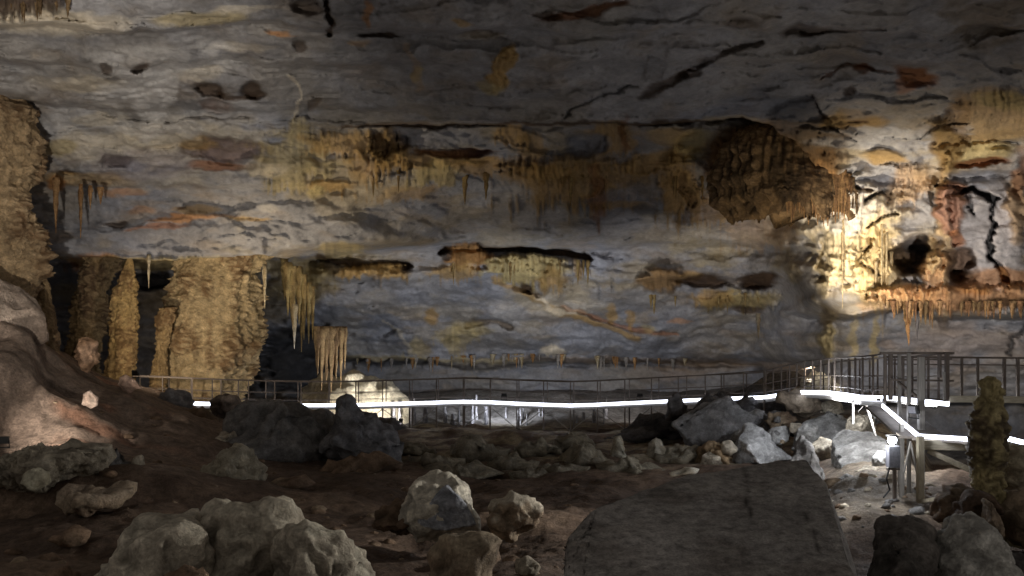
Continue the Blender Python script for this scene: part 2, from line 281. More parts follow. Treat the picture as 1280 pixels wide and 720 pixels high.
blob(1033, 422, 9, 36, YO, .75, -.4, nz=.2, flute=.4); blob(1066, 425, 6, 36, YO*1.1, .55, nz=.2); blob(1093, 425, 6, 36, YO, .65, nz=.2); blob(1030, 395, 14, 14, (.3, .24, .16), .8, .5); blob(1200, 430, 80, 30, (.42, .36, .34), .6, nz=.6); line([(1262, 440), (1280, 405)], 3, DG*.5, .8, .6)
blob(985, 395, 36, 22, B*1.25, .5); blob(1010, 480, 60, 14, T*.8, .3)
D = D+.02*ridg(X0/.55, D/.6, Z0/.3, 2)
WX = (PX-CX)/F*D; WZ = ZC+(HZ-PY)/F*D
verts = np.stack([WX, D, WZ], -1).reshape(-1, 3)
nr, nc = PX.shape
idx = np.arange(nr*nc).reshape(nr, nc)
faces = np.stack([idx[:-1, :-1], idx[1:, :-1], idx[1:, 1:], idx[:-1, 1:]], -1).reshape(-1, 4)
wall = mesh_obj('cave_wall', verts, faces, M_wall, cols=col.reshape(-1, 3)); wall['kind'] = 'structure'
def wall_depth(px, py):
    i = np.abs(ys-py).argmin(); j = np.abs(xs-px).argmin(); return float(D[i, j])

# ------------------------------------------------------------------ floor
fxs = np.concatenate([np.arange(-620, -30, 16.), np.arange(-30, 1312, 3.4), np.arange(1312, 1950, 16.)])
fys = 6.5*np.exp(np.linspace(0, math.log(78/6.5), 420))
QX, QY = np.meshgrid(fxs, fys)
FX = (QX-CX)/F*QY
def floor_h(QX, QY, fine=True):
    FX = (QX-CX)/F*QY
    h = .35*fbm(FX/6, QY/6, 1.3, 3)+.12*fbm(FX/1.6, QY/1.6, 4.3, 3)
    crest = np.interp(QX+6*fbm(FX/1.4, QY/3, 7.7, 3), [-400, 0, 40, 56, 100, 130, 165, 200, 260, 330, 420], [7.2, 6.0, 5.3, 4.2, 3.25, 2.7, 2.3, 1.9, 1.3, .6, 0])
    up = sst(26.5, 37.5, QY+1.5*fbm(FX/3, QY/3, 2., 3))
    tt = up*5+fbm(FX/9, QY/3, 3.3, 2)*.5; ter = (np.floor(tt)+sst(.3, .95, tt-np.floor(tt)))/5
    up = np.clip(.4*up+.6*ter, 0, 1.1)*(1-.35*sst(44, 60, QY))
    low = (1-sst(60, 430, QX))*1.2*sst(24.6, 26.4, QY+.3*fbm(FX/1.5, QY/1.5, 2, 2))
    h = h+np.maximum(crest*up, low)
    h = h+.2*sst(33, 37, QY+fbm(FX/2, QY/2, 5, 3)*1.6)*sst(430, 540, QX)*(1-sst(900, 1000, QX))
    h = h+1.0*sst(52.5, 60, QY+fbm(FX/3, QY/3, 6, 2))*sst(330, 400, QX)*(1-sst(960, 1060, QX))
    h = h+.75*sst(17, 24, QY)*sst(980, 1080, QX)*(1-sst(30, 38, QY)*.6)
    h = h+.5*sst(38, 46, QY)*sst(850, 950, QX)*(1-sst(1060, 1160, QX))
    h = h-2.2*sst(1135, 1165, QX)*sst(26, 30, QY)
    if fine: h = h+.07*ridg(FX/.9, QY/.9, 3.3, 3)+.03*fbm(FX/.3, QY/.3, 8, 2)
    return h
FH = floor_h(QX, QY)
fn = fbm(FX/3.5, QY/3.5, 2.2, 4); fn2 = fbm(FX/1.1, QY/1.1, 6.2, 3)
fc = np.broadcast_to(np.array((.085, .058, .042)), QX.shape+(3,)).copy()
fc = mix(fc, (.19, .135, .095), sst(0, .7, fn)*.8)
fc = mix(fc, (.24, .21, .15), sst(33.5, 36.5, QY+fn2)*sst(420, 540, QX)*sst(-.4, .3, fn2)*.8)
fc = mix(fc, (.17, .165, .165), sst(50, 53, QY)*sst(330, 400, QX))
fc = fc*1.35
fc = mix(fc, (.25, .19, .15), (1-sst(100, 420, QX+fn*60))*sst(25.5, 28, QY+fn2))
fc = mix(fc, (.40, .19, .11), (1-sst(100, 300, QX))*sst(27, 29, QY)*sst(.25, .7, fbm(FX/3, QY/1.3, 9, 3))*.55)
fc = mix(fc, (.19, .155, .115), sst(1010, 1060, QX)*(1-sst(1130, 1200, QX))*sst(19, 21, QY)*(1-sst(30, 34, QY)))
fc = fc*(1+.3*np.clip(fn2, -1, 1))[..., None]
fv = np.stack([FX, QY, FH], -1).reshape(-1, 3)
nr, nc = QX.shape; idx = np.arange(nr*nc).reshape(nr, nc)
ff = np.stack([idx[:-1, :-1], idx[:-1, 1:], idx[1:, 1:], idx[1:, :-1]], -1).reshape(-1, 4)
floor = mesh_obj('cave_floor', fv, ff, M_soil, cols=fc.reshape(-1, 3)); floor['kind'] = 'structure'
def fh(px, Y): return float(floor_h(np.array([float(px)]), np.array([float(Y)]))[0])

# ------------------------------------------------------------------ rocks
_ico = {}
def ico(s):
    if s not in _ico:
        bm = bmesh.new(); bmesh.ops.create_icosphere(bm, subdivisions=s, radius=1)
        _ico[s] = (np.array([v.co[:] for v in bm.verts]), np.array([[v.index for v in f.verts] for f in bm.faces])); bm.free()
    return _ico[s]
def vnorm(v, f):
    n = np.cross(v[f[:, 1]]-v[f[:, 0]], v[f[:, 2]]-v[f[:, 0]]); o = np.zeros_like(v)
    for k in range(3): np.add.at(o, f[:, k], n)
    return o/(np.linalg.norm(o, axis=1)[:, None]+1e-9)
GREY = ((.20, .195, .19), (.13, .125, .12)); TAN = ((.30, .235, .165), (.16, .11, .075)); PALE = ((.44, .39, .31), (.28, .245, .19)); DARK = ((.12, .115, .115), (.07, .065, .065)); MUD = ((.22, .15, .10), (.11, .075, .05)); BLUE = ((.36, .38, .42), (.20, .21, .24)); WHITE = ((.62, .58, .48), (.42, .36, .25))
def shade_rock(v, f, pal, top, topc, seed, S):
    nm = vnorm(v, f); s = seed*3.7
    a = fbm(v[:, 0]*1.1/S+s, v[:, 1]*1.1/S, v[:, 2]*1.1/S, 4); b = fbm(v[:, 0]*4/S+s, v[:, 1]*4/S, v[:, 2]*4/S, 3)
    c = mix(np.broadcast_to(np.array(pal[0]), v.shape).copy(), pal[1], sst(-.3, .5, a))
    c = c*(1+.2*b)[:, None]
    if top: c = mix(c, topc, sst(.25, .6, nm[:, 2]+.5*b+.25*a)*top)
    return c
def crag(v, S, seed, k):
    q = fbm(v[:, 0]*3/S+seed*2, v[:, 1]*3/S, v[:, 2]*3.6/S, 3)*5; t = np.floor(q)+sst(.7, 1, q-np.floor(q))
    q2 = fbm(v[:, 0]*8/S+seed, v[:, 1]*8/S+3, v[:, 2]*8/S, 3)*4; t2 = np.floor(q2)+sst(.6, 1, q2-np.floor(q2))
    return S*k*(t*.2+t2*.07)
def rock(label, poly, Y, pal=GREY, thick=None, cut=16, rough=.05, seed=1, sub=5, top=0., topc=(.55, .5, .4), cat='boulder', name='boulder', group=None, sq=.7, mat=None, lo=.58, knob=0., crg=1., flut=0.):
    d, f = ico(sub); rs = np.random.RandomState(seed)
    pl = np.array([(p.x, p.z) for p in (P(a, b, Y) for a, b in poly)])
    cen = (pl.min(0)+pl.max(0))/2; q = pl-cen
    ang = np.arctan2(d[:, 2], d[:, 0]); r = np.zeros(len(d)); cs, sn = np.cos(ang), np.sin(ang)
    for k in range(len(q)):                            # silhouette radius in every direction
        (x0, y0), (x1, y1) = q[k], q[(k+1) % len(q)]
        den = cs*(y1-y0)-sn*(x1-x0); den = np.where(np.abs(den) < 1e-9, 1e-9, den)
        t = (x0*(y1-y0)-y0*(x1-x0))/den; u = np.where(np.abs(x1-x0) > np.abs(y1-y0), (t*cs-x0)/(x1-x0+1e-12), (t*sn-y0)/(y1-y0+1e-12))
        ok = (t > 0) & (u >= -1e-6) & (u <= 1+1e-6); r = np.where(ok, np.maximum(r, t), r)
    r = np.where(r == 0, np.median(r[r > 0]), r)
    rho = np.hypot(d[:, 0], d[:, 2]); dy = d[:, 1]
    rr = rho**sq; yy = np.sign(dy)*np.abs(dy)**sq; m = np.maximum(np.maximum(rr, np.abs(yy)), 1e-6); k = np.sqrt(rr**2+yy**2); k = 1/np.maximum(k, 1)
    u = np.stack([cs*rr*(.35+.65*k), yy*(.35+.65*k), sn*rr*(.35+.65*k)], -1)
    for _ in range(cut):
        nrm = rs.normal(size=3); nrm /= np.linalg.norm(nrm)
        if abs(nrm[1]) < .35: nrm[1] = -.6; nrm /= np.linalg.norm(nrm)
        off = rs.uniform(lo, .98); e = np.maximum(u@nrm-off, 0); u = u-e[:, None]*nrm*.94
    th = thick if thick else (np.ptp(pl[:, 0])+np.ptp(pl[:, 1]))*.27
    v = np.stack([cen[0]+u[:, 0]*r, Y+u[:, 1]*th, cen[1]+u[:, 2]*r], -1)
    S = max(np.ptp(pl[:, 0]), .4)
    nz = fbm(v[:, 0]*2.2/S+seed, v[:, 1]*2.2/S, v[:, 2]*2.2/S, 5, .55)*rough*S*1.2
    if knob: nz = nz+knob*S*(np.abs(perlin(v[:, 0]*5/S+seed, v[:, 1]*5/S, v[:, 2]*5/S))+.5*np.abs(perlin(v[:, 0]*11/S+seed, v[:, 1]*11/S, v[:, 2]*11/S)))
    if sub > 3: nz = nz+crag(v, S, seed, .10 if mat is None else .05)*crg
    if flut: nz = nz-flut*np.abs(fbm(v[:, 0]*4, v[:, 1]*4, v[:, 2]*.9, 3))
    v = v+vnorm(v, f)*nz[:, None]
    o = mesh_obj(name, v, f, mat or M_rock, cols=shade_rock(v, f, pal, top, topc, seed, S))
    recenter(o, base_of(v)); return tag(o, label, cat, group)
def hull(label, pts, pal=GREY, seed=1, subd=4, rough=.04, bev=.06, top=0., topc=(.5, .46, .38), mat=None, cat='boulder', name='boulder', group=None, crack=None):
    bm = bmesh.new()
    for a, b, y in pts: bm.verts.new(P(a, b, y))
    r = bmesh.ops.convex_hull(bm, input=bm.verts)
    bmesh.ops.delete(bm, geom=[g for g in r['geom_interior'] if isinstance(g, bmesh.types.BMVert)], context='VERTS')
    bmesh.ops.dissolve_limit(bm, angle_limit=.12, verts=bm.verts, edges=bm.edges)
    bmesh.ops.bevel(bm, geom=bm.edges[:], offset=bev, segments=2, affect='EDGES', profile=.6)
    bmesh.ops.triangulate(bm, faces=bm.faces)
    for _ in range(subd+6):
        L = sum(e.calc_length() for e in bm.edges)/len(bm.edges)
        es = [e for e in bm.edges if e.calc_length() > bev*1.6]
        if not es or len(bm.verts) > 40000: break
        bmesh.ops.subdivide_edges(bm, edges=es, cuts=1, use_grid_fill=False); bmesh.ops.triangulate(bm, faces=bm.faces)
    bmesh.ops.recalc_face_normals(bm, faces=bm.faces)
    bm.verts.index_update()
    v = np.array([w.co[:] for w in bm.verts]); f = np.array([[w.index for w in g.verts] for g in bm.faces]); bm.free()
    vx = v[:, 0]/v[:, 1]*F+CX; vy = HZ-(v[:, 2]-ZC)/v[:, 1]*F
    S = max(np.ptp(v[:, 0]), .5)
    nz = (fbm(v[:, 0]*2/S+seed, v[:, 1]*2/S, v[:, 2]*2/S, 6, .55))*rough*S+crag(v, S, seed, .04 if mat is None else .005)
    v = v+vnorm(v, f)*nz[:, None]
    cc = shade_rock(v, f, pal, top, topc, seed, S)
    if crack:
        cc = cc*(1+.45*np.clip(fbm(v[:, 0]/2.2, v[:, 1]/2.2, 8, 3), -1, 1))[:, None]
        ed = np.minimum(np.abs(vx-np.interp(vy, [600, 662, 726], [1031, 1056, 1078])), 40)+3*fbm(v[:, 0]*4, v[:, 1]*4, 2, 2); cc = mix(cc, (.62, .60, .55), (1-sst(1, 5, ed))*sst(590, 620, vy)*.8)  # lit right rim of the slab painted in as a pale line
        mud = sst(.1, .6, fbm(v[:, 0]/1.1, v[:, 1]/1.1, v[:, 2]/1.1+3, 4)); cc = mix(cc, (.13, .10, .075), mud*.4); cc = mix(cc, (.42, .40, .37), sst(.15, .55, fbm(v[:, 0]/.6, v[:, 1]/.6, 5, 4))*.6)
        for ln in crack:
            for (x0, y0), (x1, y1) in zip(ln[:-1], ln[1:]):
                dx, dy = x1-x0, y1-y0; tt = np.clip(((vx-x0)*dx+(vy-y0)*dy)/(dx*dx+dy*dy), 0, 1)
                dd = np.hypot(vx-x0-tt*dx, vy-y0-tt*dy)+2*fbm(v[:, 0]*3, v[:, 1]*3, 1, 3); cc = mix(cc, (.03, .025, .02), (1-sst(.3, 2.6, dd))*.75)
    o = mesh_obj(name, v, f, mat or M_rock, cols=cc)
    recenter(o, base_of(v)); return tag(o, label, cat, group)

# foreground slab
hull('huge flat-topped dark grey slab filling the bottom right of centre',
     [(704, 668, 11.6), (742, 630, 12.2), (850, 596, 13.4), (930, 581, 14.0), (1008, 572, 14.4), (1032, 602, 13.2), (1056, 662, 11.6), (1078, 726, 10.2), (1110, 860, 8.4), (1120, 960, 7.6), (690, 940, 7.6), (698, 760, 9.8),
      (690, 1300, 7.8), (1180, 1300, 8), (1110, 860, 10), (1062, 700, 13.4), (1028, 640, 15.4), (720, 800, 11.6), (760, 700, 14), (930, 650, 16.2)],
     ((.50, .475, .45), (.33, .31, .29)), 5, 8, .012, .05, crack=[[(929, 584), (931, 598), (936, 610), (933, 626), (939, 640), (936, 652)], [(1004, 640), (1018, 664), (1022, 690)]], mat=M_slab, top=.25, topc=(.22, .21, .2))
# near left cluster
rock('rounded pale lump with brown hollow face, left end of near rubble cluster', [(118, 716), (150, 668), (190, 646), (236, 642), (256, 690), (262, 760), (190, 800), (110, 770)], 16.2, PALE, 1.1, 12, .10, 3, 5, .7, (.56, .51, .41), knob=.025, crg=.15, lo=.72)
rock('tallest rugged knobbly boulder in the middle of near rubble cluster', [(222, 700), (230, 650), (250, 636), (300, 631), (350, 628), (372, 652), (385, 700), (370, 790), (230, 790)], 17.2, PALE, 1.2, 12, .12, 8, 5, .8, (.54, .49, .39), knob=.03, crg=.18, lo=.75)
rock('sloping pale boulder at the right end of near rubble cluster', [(346, 760), (352, 690), (362, 644), (388, 636), (418, 660), (456, 692), (490, 760), (400, 800)], 16.6, PALE, 1.0, 12, .10, 12, 5, .7, (.54, .50, .40), knob=.025, crg=.18, lo=.7)
rock('low brown rock in front of the near rubble cluster', [(170, 760), (200, 728), (270, 714), (330, 728), (350, 780), (170, 790)], 15, MUD, .8, 10, .08, 13, 4)
# centre pair
rock('white-capped angular boulder with grey front face in centre foreground', [(498, 650), (512, 612), (545, 589), (572, 594), (590, 618), (602, 655), (590, 680), (520, 678)], 19.6, ((.50, .47, .40), (.34, .31, .26)), .9, 7, .06, 21, 5, .95, (.68, .63, .52), lo=.6, crg=.5)
hull('grey split face of rock leaning on the white-capped boulder', [(520, 655, 18.9), (527, 640, 18.8), (558, 606, 18.8), (570, 620, 18.75), (588, 636, 18.8), (597, 656, 18.9), (565, 662, 18.7), (530, 660, 18.8), (520, 655, 19.5), (558, 606, 19.4), (597, 656, 19.5)], BLUE, 31, 3, .02, .03)
rock('brown low rock tucked left of the white-capped boulder', [(465, 656), (470, 636), (494, 624), (520, 626), (530, 655), (500, 670)], 19.8, MUD, .6, 8, .06, 22, 4)
rock('small rounded brown rock with whitish crest right of centre', [(606, 655), (618, 626), (640, 613), (662, 618), (679, 642), (674, 664), (640, 676)], 19.4, TAN, .55, 8, .08, 23, 4, .8, (.52, .47, .38))
rock('blocky tan rock at the bottom centre edge', [(536, 725), (540, 690), (556, 670), (600, 662), (630, 672), (630, 700), (612, 740), (550, 750)], 16.4, TAN, .6, 9, .06, 24, 4, .4, (.42, .36, .26), crg=.4)
rock('tiny pale crumbled rock at bottom edge beside the slab', [(640, 716), (644, 702), (660, 696), (676, 706), (672, 722)], 16, PALE, .2, 8, .1, 25, 3)
rock('flat white stone lying behind the big slab', [(832, 592), (840, 586), (868, 583), (880, 587), (866, 594), (840, 597)], 25, WHITE, .3, 6, .05, 26, 3)
# left middle
rock('large smooth grey block below the lit rim of the walkway, left', [(276, 575), (282, 530), (292, 508), (322, 501), (366, 503), (402, 516), (424, 545), (440, 590), (360, 620), (280, 610)], 36, GREY, 1.6, 9, .04, 41, 5, lo=.7)
rock('steep grey leaning boulder with a dark peaked tip', [(398, 570), (414, 530), (424, 500), (438, 496), (450, 508), (476, 525), (512, 552), (500, 585), (430, 600)], 35, ((.19, .19, .20), (.12, .12, .125)), 1.2, 8, .05, 42, 5, lo=.65)
rock('low brown-grey rock at the foot of the leaning boulder', [(395, 600), (410, 575), (470, 568), (502, 580), (500, 610), (440, 620)], 33, MUD, .9, 8, .05, 43, 4)
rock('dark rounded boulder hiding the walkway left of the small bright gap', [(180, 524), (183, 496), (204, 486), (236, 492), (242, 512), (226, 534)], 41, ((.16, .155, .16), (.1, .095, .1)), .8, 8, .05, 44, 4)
rock('brown rock sunk under the small bright gap', [(198, 545), (212, 518), (250, 512), (272, 524), (276, 552), (230, 560)], 39, MUD, .9, 9, .06, 45, 4)
rock('small pale angular stone left of the smooth grey block', [(266, 556), (276, 540), (292, 536), (300, 552), (290, 566)], 35, PALE, .4, 8, .06, 46, 4)
rock('small upright pink-white stone alone on the left slope', [(103, 508), (106, 492), (113, 487), (122, 496), (123, 508), (112, 513)], 32.2, ((.52, .42, .35), (.4, .3, .24)), .22, 7, .06, 47, 3)
rock('lit knobbly orange stub against the foot of the dark columns', [(94, 450), (98, 428), (108, 419), (118, 426), (122, 450), (110, 466)], 37.5, ((.5, .33, .22), (.36, .22, .13)), .4, 8, .12, 48, 4, knob=.1)
rock('pinkish crumbly rock at the crest of the left slope', [(146, 480), (156, 470), (172, 474), (180, 486), (160, 492)], 37, ((.46, .33, .26), (.3, .2, .15)), .4, 8, .1, 49, 3)
rock('pale massive boulder at the far left under the tallest column', [(-70, 420), (-60, 356), (0, 346), (26, 360), (48, 396), (56, 425), (30, 445), (-60, 450)], 35.5, ((.47, .38, .31), (.36, .27, .21)), 1.6, 8, .05, 50, 5, mat=M_flow, crg=.5)
rock('round pale lump at the foot of the scalloped rim', [(26, 606), (32, 590), (46, 584), (60, 590), (62, 606), (44, 614)], 24.3, ((.40, .37, .28), (.28, .25, .18)), .35, 6, .06, 52, 3)
rock('grey broken stone at the right end of the scalloped rim', [(122, 592), (128, 570), (145, 560), (150, 574), (172, 590), (160, 602)], 27, GREY, .5, 10, .07, 53, 4)
rock('small pale block beside the grey broken stone', [(160, 586), (164, 572), (178, 568), (180, 584), (170, 592)], 27.4, PALE, .3, 7, .06, 54, 3)
rock('broad flat tan slab lying under the scalloped rim', [(66, 628), (84, 612), (125, 604), (166, 606), (160, 622), (124, 636), (84, 642)], 22.6, TAN, .9, 9, .05, 55, 4, .4, (.34, .28, .22))
rock('knobbly pale calcite mound left of the grey blocks', [(240, 606), (256, 580), (276, 570), (300, 568), (318, 582), (330, 606), (280, 618)], 29, ((.42, .38, .29), (.3, .25, .17)), .8, 8, .12, 56, 5, knob=.12, mat=M_flow)
rock('thin brown ledge stone right of the calcite mound', [(330, 606), (345, 596), (380, 594), (394, 604), (370, 614), (340, 614)], 28.6, TAN, .5, 7, .06, 57, 3)
rock('dark low stone near the bottom left corner', [(60, 672), (90, 660), (112, 668), (104, 684), (70, 686)], 19.4, MUD, .4, 8, .08, 58, 3)
rock('dark block closing the right side of the small bright gap', [(262, 524), (260, 500), (272, 490), (296, 494), (306, 510), (300, 530)], 41.6, ((.16, .13, .11), (.1, .08, .07)), .6, 8, .05, 67, 4)
rock('brown stone peeping over the bottom left edge', [(50, 730), (60, 712), (86, 706), (100, 720), (96, 740)], 16.6, MUD, .3, 8, .08, 59, 3)
# bright stone behind the walkway
rock('bright white flowstone mound lit from behind the walkway', [(362, 530), (366, 495), (378, 474), (398, 470), (440, 470), (478, 478), (506, 494), (516, 520), (514, 545), (440, 560)], 54, ((.66, .62, .50), (.5, .44, .32)), 1.3, 8, .08, 61, 5, mat=M_flow, knob=.05)
rock('long dark slope stone in shadow below the bright mound', [(470, 520), (490, 524), (520, 548), (512, 566), (480, 560)], 46, DARK, .8, 7, .05, 62, 4)
# pile right of centre
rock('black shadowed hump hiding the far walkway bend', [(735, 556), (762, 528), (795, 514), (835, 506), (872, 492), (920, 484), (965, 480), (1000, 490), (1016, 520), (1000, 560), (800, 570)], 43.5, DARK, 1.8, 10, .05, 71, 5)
rock('pointed dark rock poking up in front of the light strip', [(832, 525), (836, 500), (845, 491), (853, 496), (862, 516), (858, 530)], 41.5, DARK, .4, 7, .05, 72, 4)
hull('big tilted slate-grey slab with a bright peaked corner', [(838, 527, 39), (872, 510, 39.4), (911, 495, 39), (952, 524, 38.6), (938, 540, 38.2), (898, 556, 37.6), (868, 560, 37.8), (842, 535, 38.6), (905, 500, 41.5), (950, 530, 40.5), (860, 560, 40.5), (930, 560, 40)], ((.34, .34, .345), (.23, .225, .225)), 73, 4, .04, .1)
hull('pale jagged boulder just behind the edge of the big slab', [(908, 580, 35), (922, 548, 34.6), (936, 532, 35), (962, 542, 34.6), (992, 574, 34.8), (950, 580, 34), (936, 560, 34), (930, 540, 36.5), (980, 576, 36)], ((.50, .50, .50), (.36, .36, .36)), 74, 3, .05, .05)
hull('small pale block wedged high in the rock pile', [(957, 545, 36), (965, 533, 36), (984, 532, 36.2), (987, 551, 35.6), (974, 556, 35.4), (960, 540, 37), (985, 536, 37)], ((.5, .5, .49), (.4, .39, .38)), 75, 3, .05, .04)
rock('brown-capped rounded rock with its right side brightly lit', [(968, 500), (978, 486), (1004, 487), (1022, 500), (1029, 516), (1012, 524), (988, 516)], 36.5, ((.34, .29, .23), (.2, .16, .12)), .7, 7, .06, 76, 4)
hull('sloping grey slab of the pile under the brown-capped rock', [(985, 560, 35), (1000, 532, 35.5), (1036, 513, 35.6), (1062, 522, 35), (1072, 545, 34), (1050, 580, 33), (1010, 585, 33.4), (1036, 515, 37), (1072, 560, 36.4)], ((.38, .38, .37), (.26, .255, .25)), 77, 4, .05, .08)
hull('broad cracked grey block left of the lamp post', [(1038, 600, 29), (1040, 548, 29.6), (1056, 536, 30), (1080, 540, 29.6), (1104, 548, 29), (1112, 560, 28.4), (1108, 600, 28), (1060, 606, 28), (1046, 575, 28.3), (1060, 540, 32), (1110, 560, 31)], ((.36, .355, .34), (.25, .24, .225)), 78, 4, .05, .08)
hull('dark pointed wedge beside the slab with a pale tip', [(984, 604, 28), (986, 578, 28), (1002, 545, 28.4), (1016, 560, 28), (1029, 588, 27.8), (1032, 606, 28), (1010, 612, 27.3), (1002, 548, 29.6), (1030, 600, 29.5)], ((.29, .28, .27), (.17, .16, .15)), 79, 4, .05, .05)
rock('flat tan stone on top of the pile below the brown-capped rock', [(955, 528), (962, 517), (984, 514), (994, 524), (980, 532), (962, 534)], 37, TAN, .5, 8, .07, 80, 4)
rock('small grey stone right of the wedged pale block', [(986, 540), (990, 528), (1000, 526), (1006, 536), (998, 546)], 35.6, PALE, .3, 8, .07, 81, 3)
rock('brown stone at the lower left foot of the pile', [(868, 584), (874, 560), (896, 552), (918, 560), (920, 580), (896, 590)], 35, ((.28, .2, .12), (.17, .115, .07)), .8, 9, .09, 82, 4, knob=.05)
rock('pale chipped stone between slab and jagged boulder', [(898, 565), (903, 552), (914, 548), (924, 560), (914, 572)], 34.4, PALE, .3, 8, .08, 83, 3)
rock('cream stone glowing behind the rail where the walkway bends', [(1002, 500), (1004, 470), (1018, 464), (1040, 470), (1056, 482), (1058, 500)], 42, WHITE, .6, 7, .06, 85, 4)
rs = random.Random(4)
for k in range(11):
    px = rs.uniform(950, 1040); py = rs.uniform(520, 560); s = rs.uniform(4, 9)
    rock('small grey chip in the rubble filling the rock pile', [(px-s, py+s*.5), (px-s*.6, py-s*.5), (px+s*.2, py-s*.8), (px+s, py-s*.2), (px+s*.8, py+s*.6), (px, py+s*.8)], 34.6+rs.uniform(0, 3)+(560-py)*.04, rs.choice([GREY, PALE, TAN]), None, 9, .05, 200+k, 2, name='stone', cat='stone', group='small chips filling the rock pile')
for k, (a, b, w, h, y) in enumerate([(1075, 528, 20, 12, 33), (1092, 520, 14, 9, 33.5), (1010, 540, 16, 12, 34.4), (1028, 560, 18, 14, 31.5), (968, 522, 16, 10, 38.5), (945, 520, 14, 10, 39.6), (1040, 508, 16, 9, 36.8), (1065, 556, 15, 12, 30.4), (925, 545, 12, 9, 37), (1085, 592, 22, 10, 26.5), (1060, 600, 16, 9, 26), (1100, 575, 12, 14, 27.2), (890, 572, 16, 10, 34.6)]):
    hull('grey angular block packed into the rock pile under the walkway bend', [(a-w, b+h, y), (a-w*.8, b-h*.3, y), (a-w*.1, b-h, y+.1), (a+w*.8, b-h*.6, y), (a+w, b+h*.7, y-.1), (a+w*.1, b+h*.2, y-.5), (a-w*.3, b-h*.5, y+.9), (a+w*.7, b-h*.2, y+1), (a, b+h*1.5, y-.2)], [PALE, GREY, ((.36, .355, .34), (.25, .24, .225))][k % 3], 120+k, 3, .05, .03, group='angular blocks packed in the rock pile')
# mid ground row
rock('stubby white stalagmite with a rounded top on the middle ridge', [(762, 574), (765, 552), (768, 545), (775, 544), (779, 552), (780, 566), (788, 578)], 36, ((.5, .47, .38), (.36, .31, .22)), .35, 4, .06, 91, 4, name='stalagmite', cat='stalagmite', mat=M_flow)
rock('squat pale stalagmite to the right on the middle ridge', [(806, 576), (812, 554), (820, 546), (828, 552), (834, 576)], 36.2, ((.42, .39, .32), (.3, .26, .19)), .45, 4, .06, 92, 4, name='stalagmite', cat='stalagmite', mat=M_flow)
for k, (a, b, w, h) in enumerate([(545, 572, 26, 10), (595, 560, 30, 9), (640, 574, 26, 9), (672, 556, 24, 8), (720, 548, 22, 9), (735, 572, 30, 8), (850, 566, 24, 9), (790, 584, 34, 8), (575, 588, 40, 7), (665, 592, 24, 5), (520, 560, 18, 7), (700, 585, 26, 7)]):
    rock('low olive-brown mound of old calcite on the middle ridge', [(a-w*1.5, b+h), (a-w*.7, b+h*.1), (a, b-h*.4), (a+w*.8, b), (a+w*1.5, b+h), (a, b+h*1.6)], 33+(590-b)*.11, ((.21, .18, .125), (.13, .105, .07)), None, 4, .12, 300+k, 4, .5, (.36, .33, .26), name='calcite_mound', cat='mound', group='low calcite mounds on the middle ridge', knob=.1, mat=M_flow)
# right foreground
rock('large pale round boulder in the bottom right corner', [(1148, 735), (1152, 698), (1176, 660), (1198, 642), (1216, 644), (1246, 664), (1266, 696), (1274, 740), (1200, 770)], 14.5, ((.50, .49, .45), (.30, .28, .25)), .8, 11, .05, 101, 5, .5, (.4, .39, .36), lo=.75)
hull('upright pale wedge behind the corner boulder', [(1226, 668, 16.6), (1227, 621, 16.6), (1240, 628, 16.3), (1252, 650, 16.3), (1254, 672, 16.4), (1240, 650, 16), (1230, 625, 17.2), (1250, 665, 17.2)], ((.40, .33, .25), (.28, .21, .15)), 102, 4, .05, .03)
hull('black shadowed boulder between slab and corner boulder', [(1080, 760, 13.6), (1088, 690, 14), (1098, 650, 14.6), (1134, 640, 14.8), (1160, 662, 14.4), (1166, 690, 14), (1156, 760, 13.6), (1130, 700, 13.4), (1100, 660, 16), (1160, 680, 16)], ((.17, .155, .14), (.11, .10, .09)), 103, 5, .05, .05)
hull('thin pale edge of rock on the black boulder', [(1136, 640, 15.8), (1141, 643, 15.7), (1166, 664, 15.5), (1170, 672, 15.5), (1160, 670, 15.6), (1140, 652, 15.7), (1150, 660, 16.4)], ((.46, .42, .36), (.3, .27, .22)), 104, 3, .05, .015)
rock('brown rock at the foot of the knobbly stalagmite', [(1170, 650), (1176, 622), (1190, 606), (1214, 604), (1226, 626), (1222, 654)], 18, MUD, .6, 9, .07, 105, 4, .4, (.35, .28, .2))
rock('tan layered rock on the right edge above the corner', [(1252, 660), (1256, 632), (1280, 618), (1330, 620), (1340, 680), (1280, 690)], 17.4, TAN, .8, 12, .08, 106, 4)
rock('grey rock cut by the right edge beside the corner boulder', [(1262, 735), (1266, 700), (1285, 690), (1330, 690), (1340, 750)], 15.5, GREY, .6, 10, .06, 107, 4)
rock('dark round rock directly under the knobbly stalagmite', [(1196, 668), (1200, 630), (1220, 615), (1240, 622), (1250, 650), (1240, 675)], 17.2, ((.13, .09, .065), (.08, .055, .04)), .6, 8, .06, 108, 4)
for k in range(60):
    px = rs.uniform(1030, 1180); Y = rs.uniform(17.5, 25); s = rs.uniform(2, 7); py = HZ+(ZC-fh(px, Y))/Y*F-s*.2
    if py > 660: continue
    s *= rs.choice([1, 1, 1.8])
    rock('small stone scattered on the ground below the lamp post', [(px-s*1.3, py+s*.5), (px-s*.8, py-s*.4), (px+s*.2, py-s*.7), (px+s*1.2, py-s*.2), (px+s, py+s*.5), (px, py+s*.7)], Y, rs.choice([GREY, TAN, PALE, MUD]), None, 8, .05, 400+k, 2, name='stone', cat='stone', group='stones scattered below the lamp post')
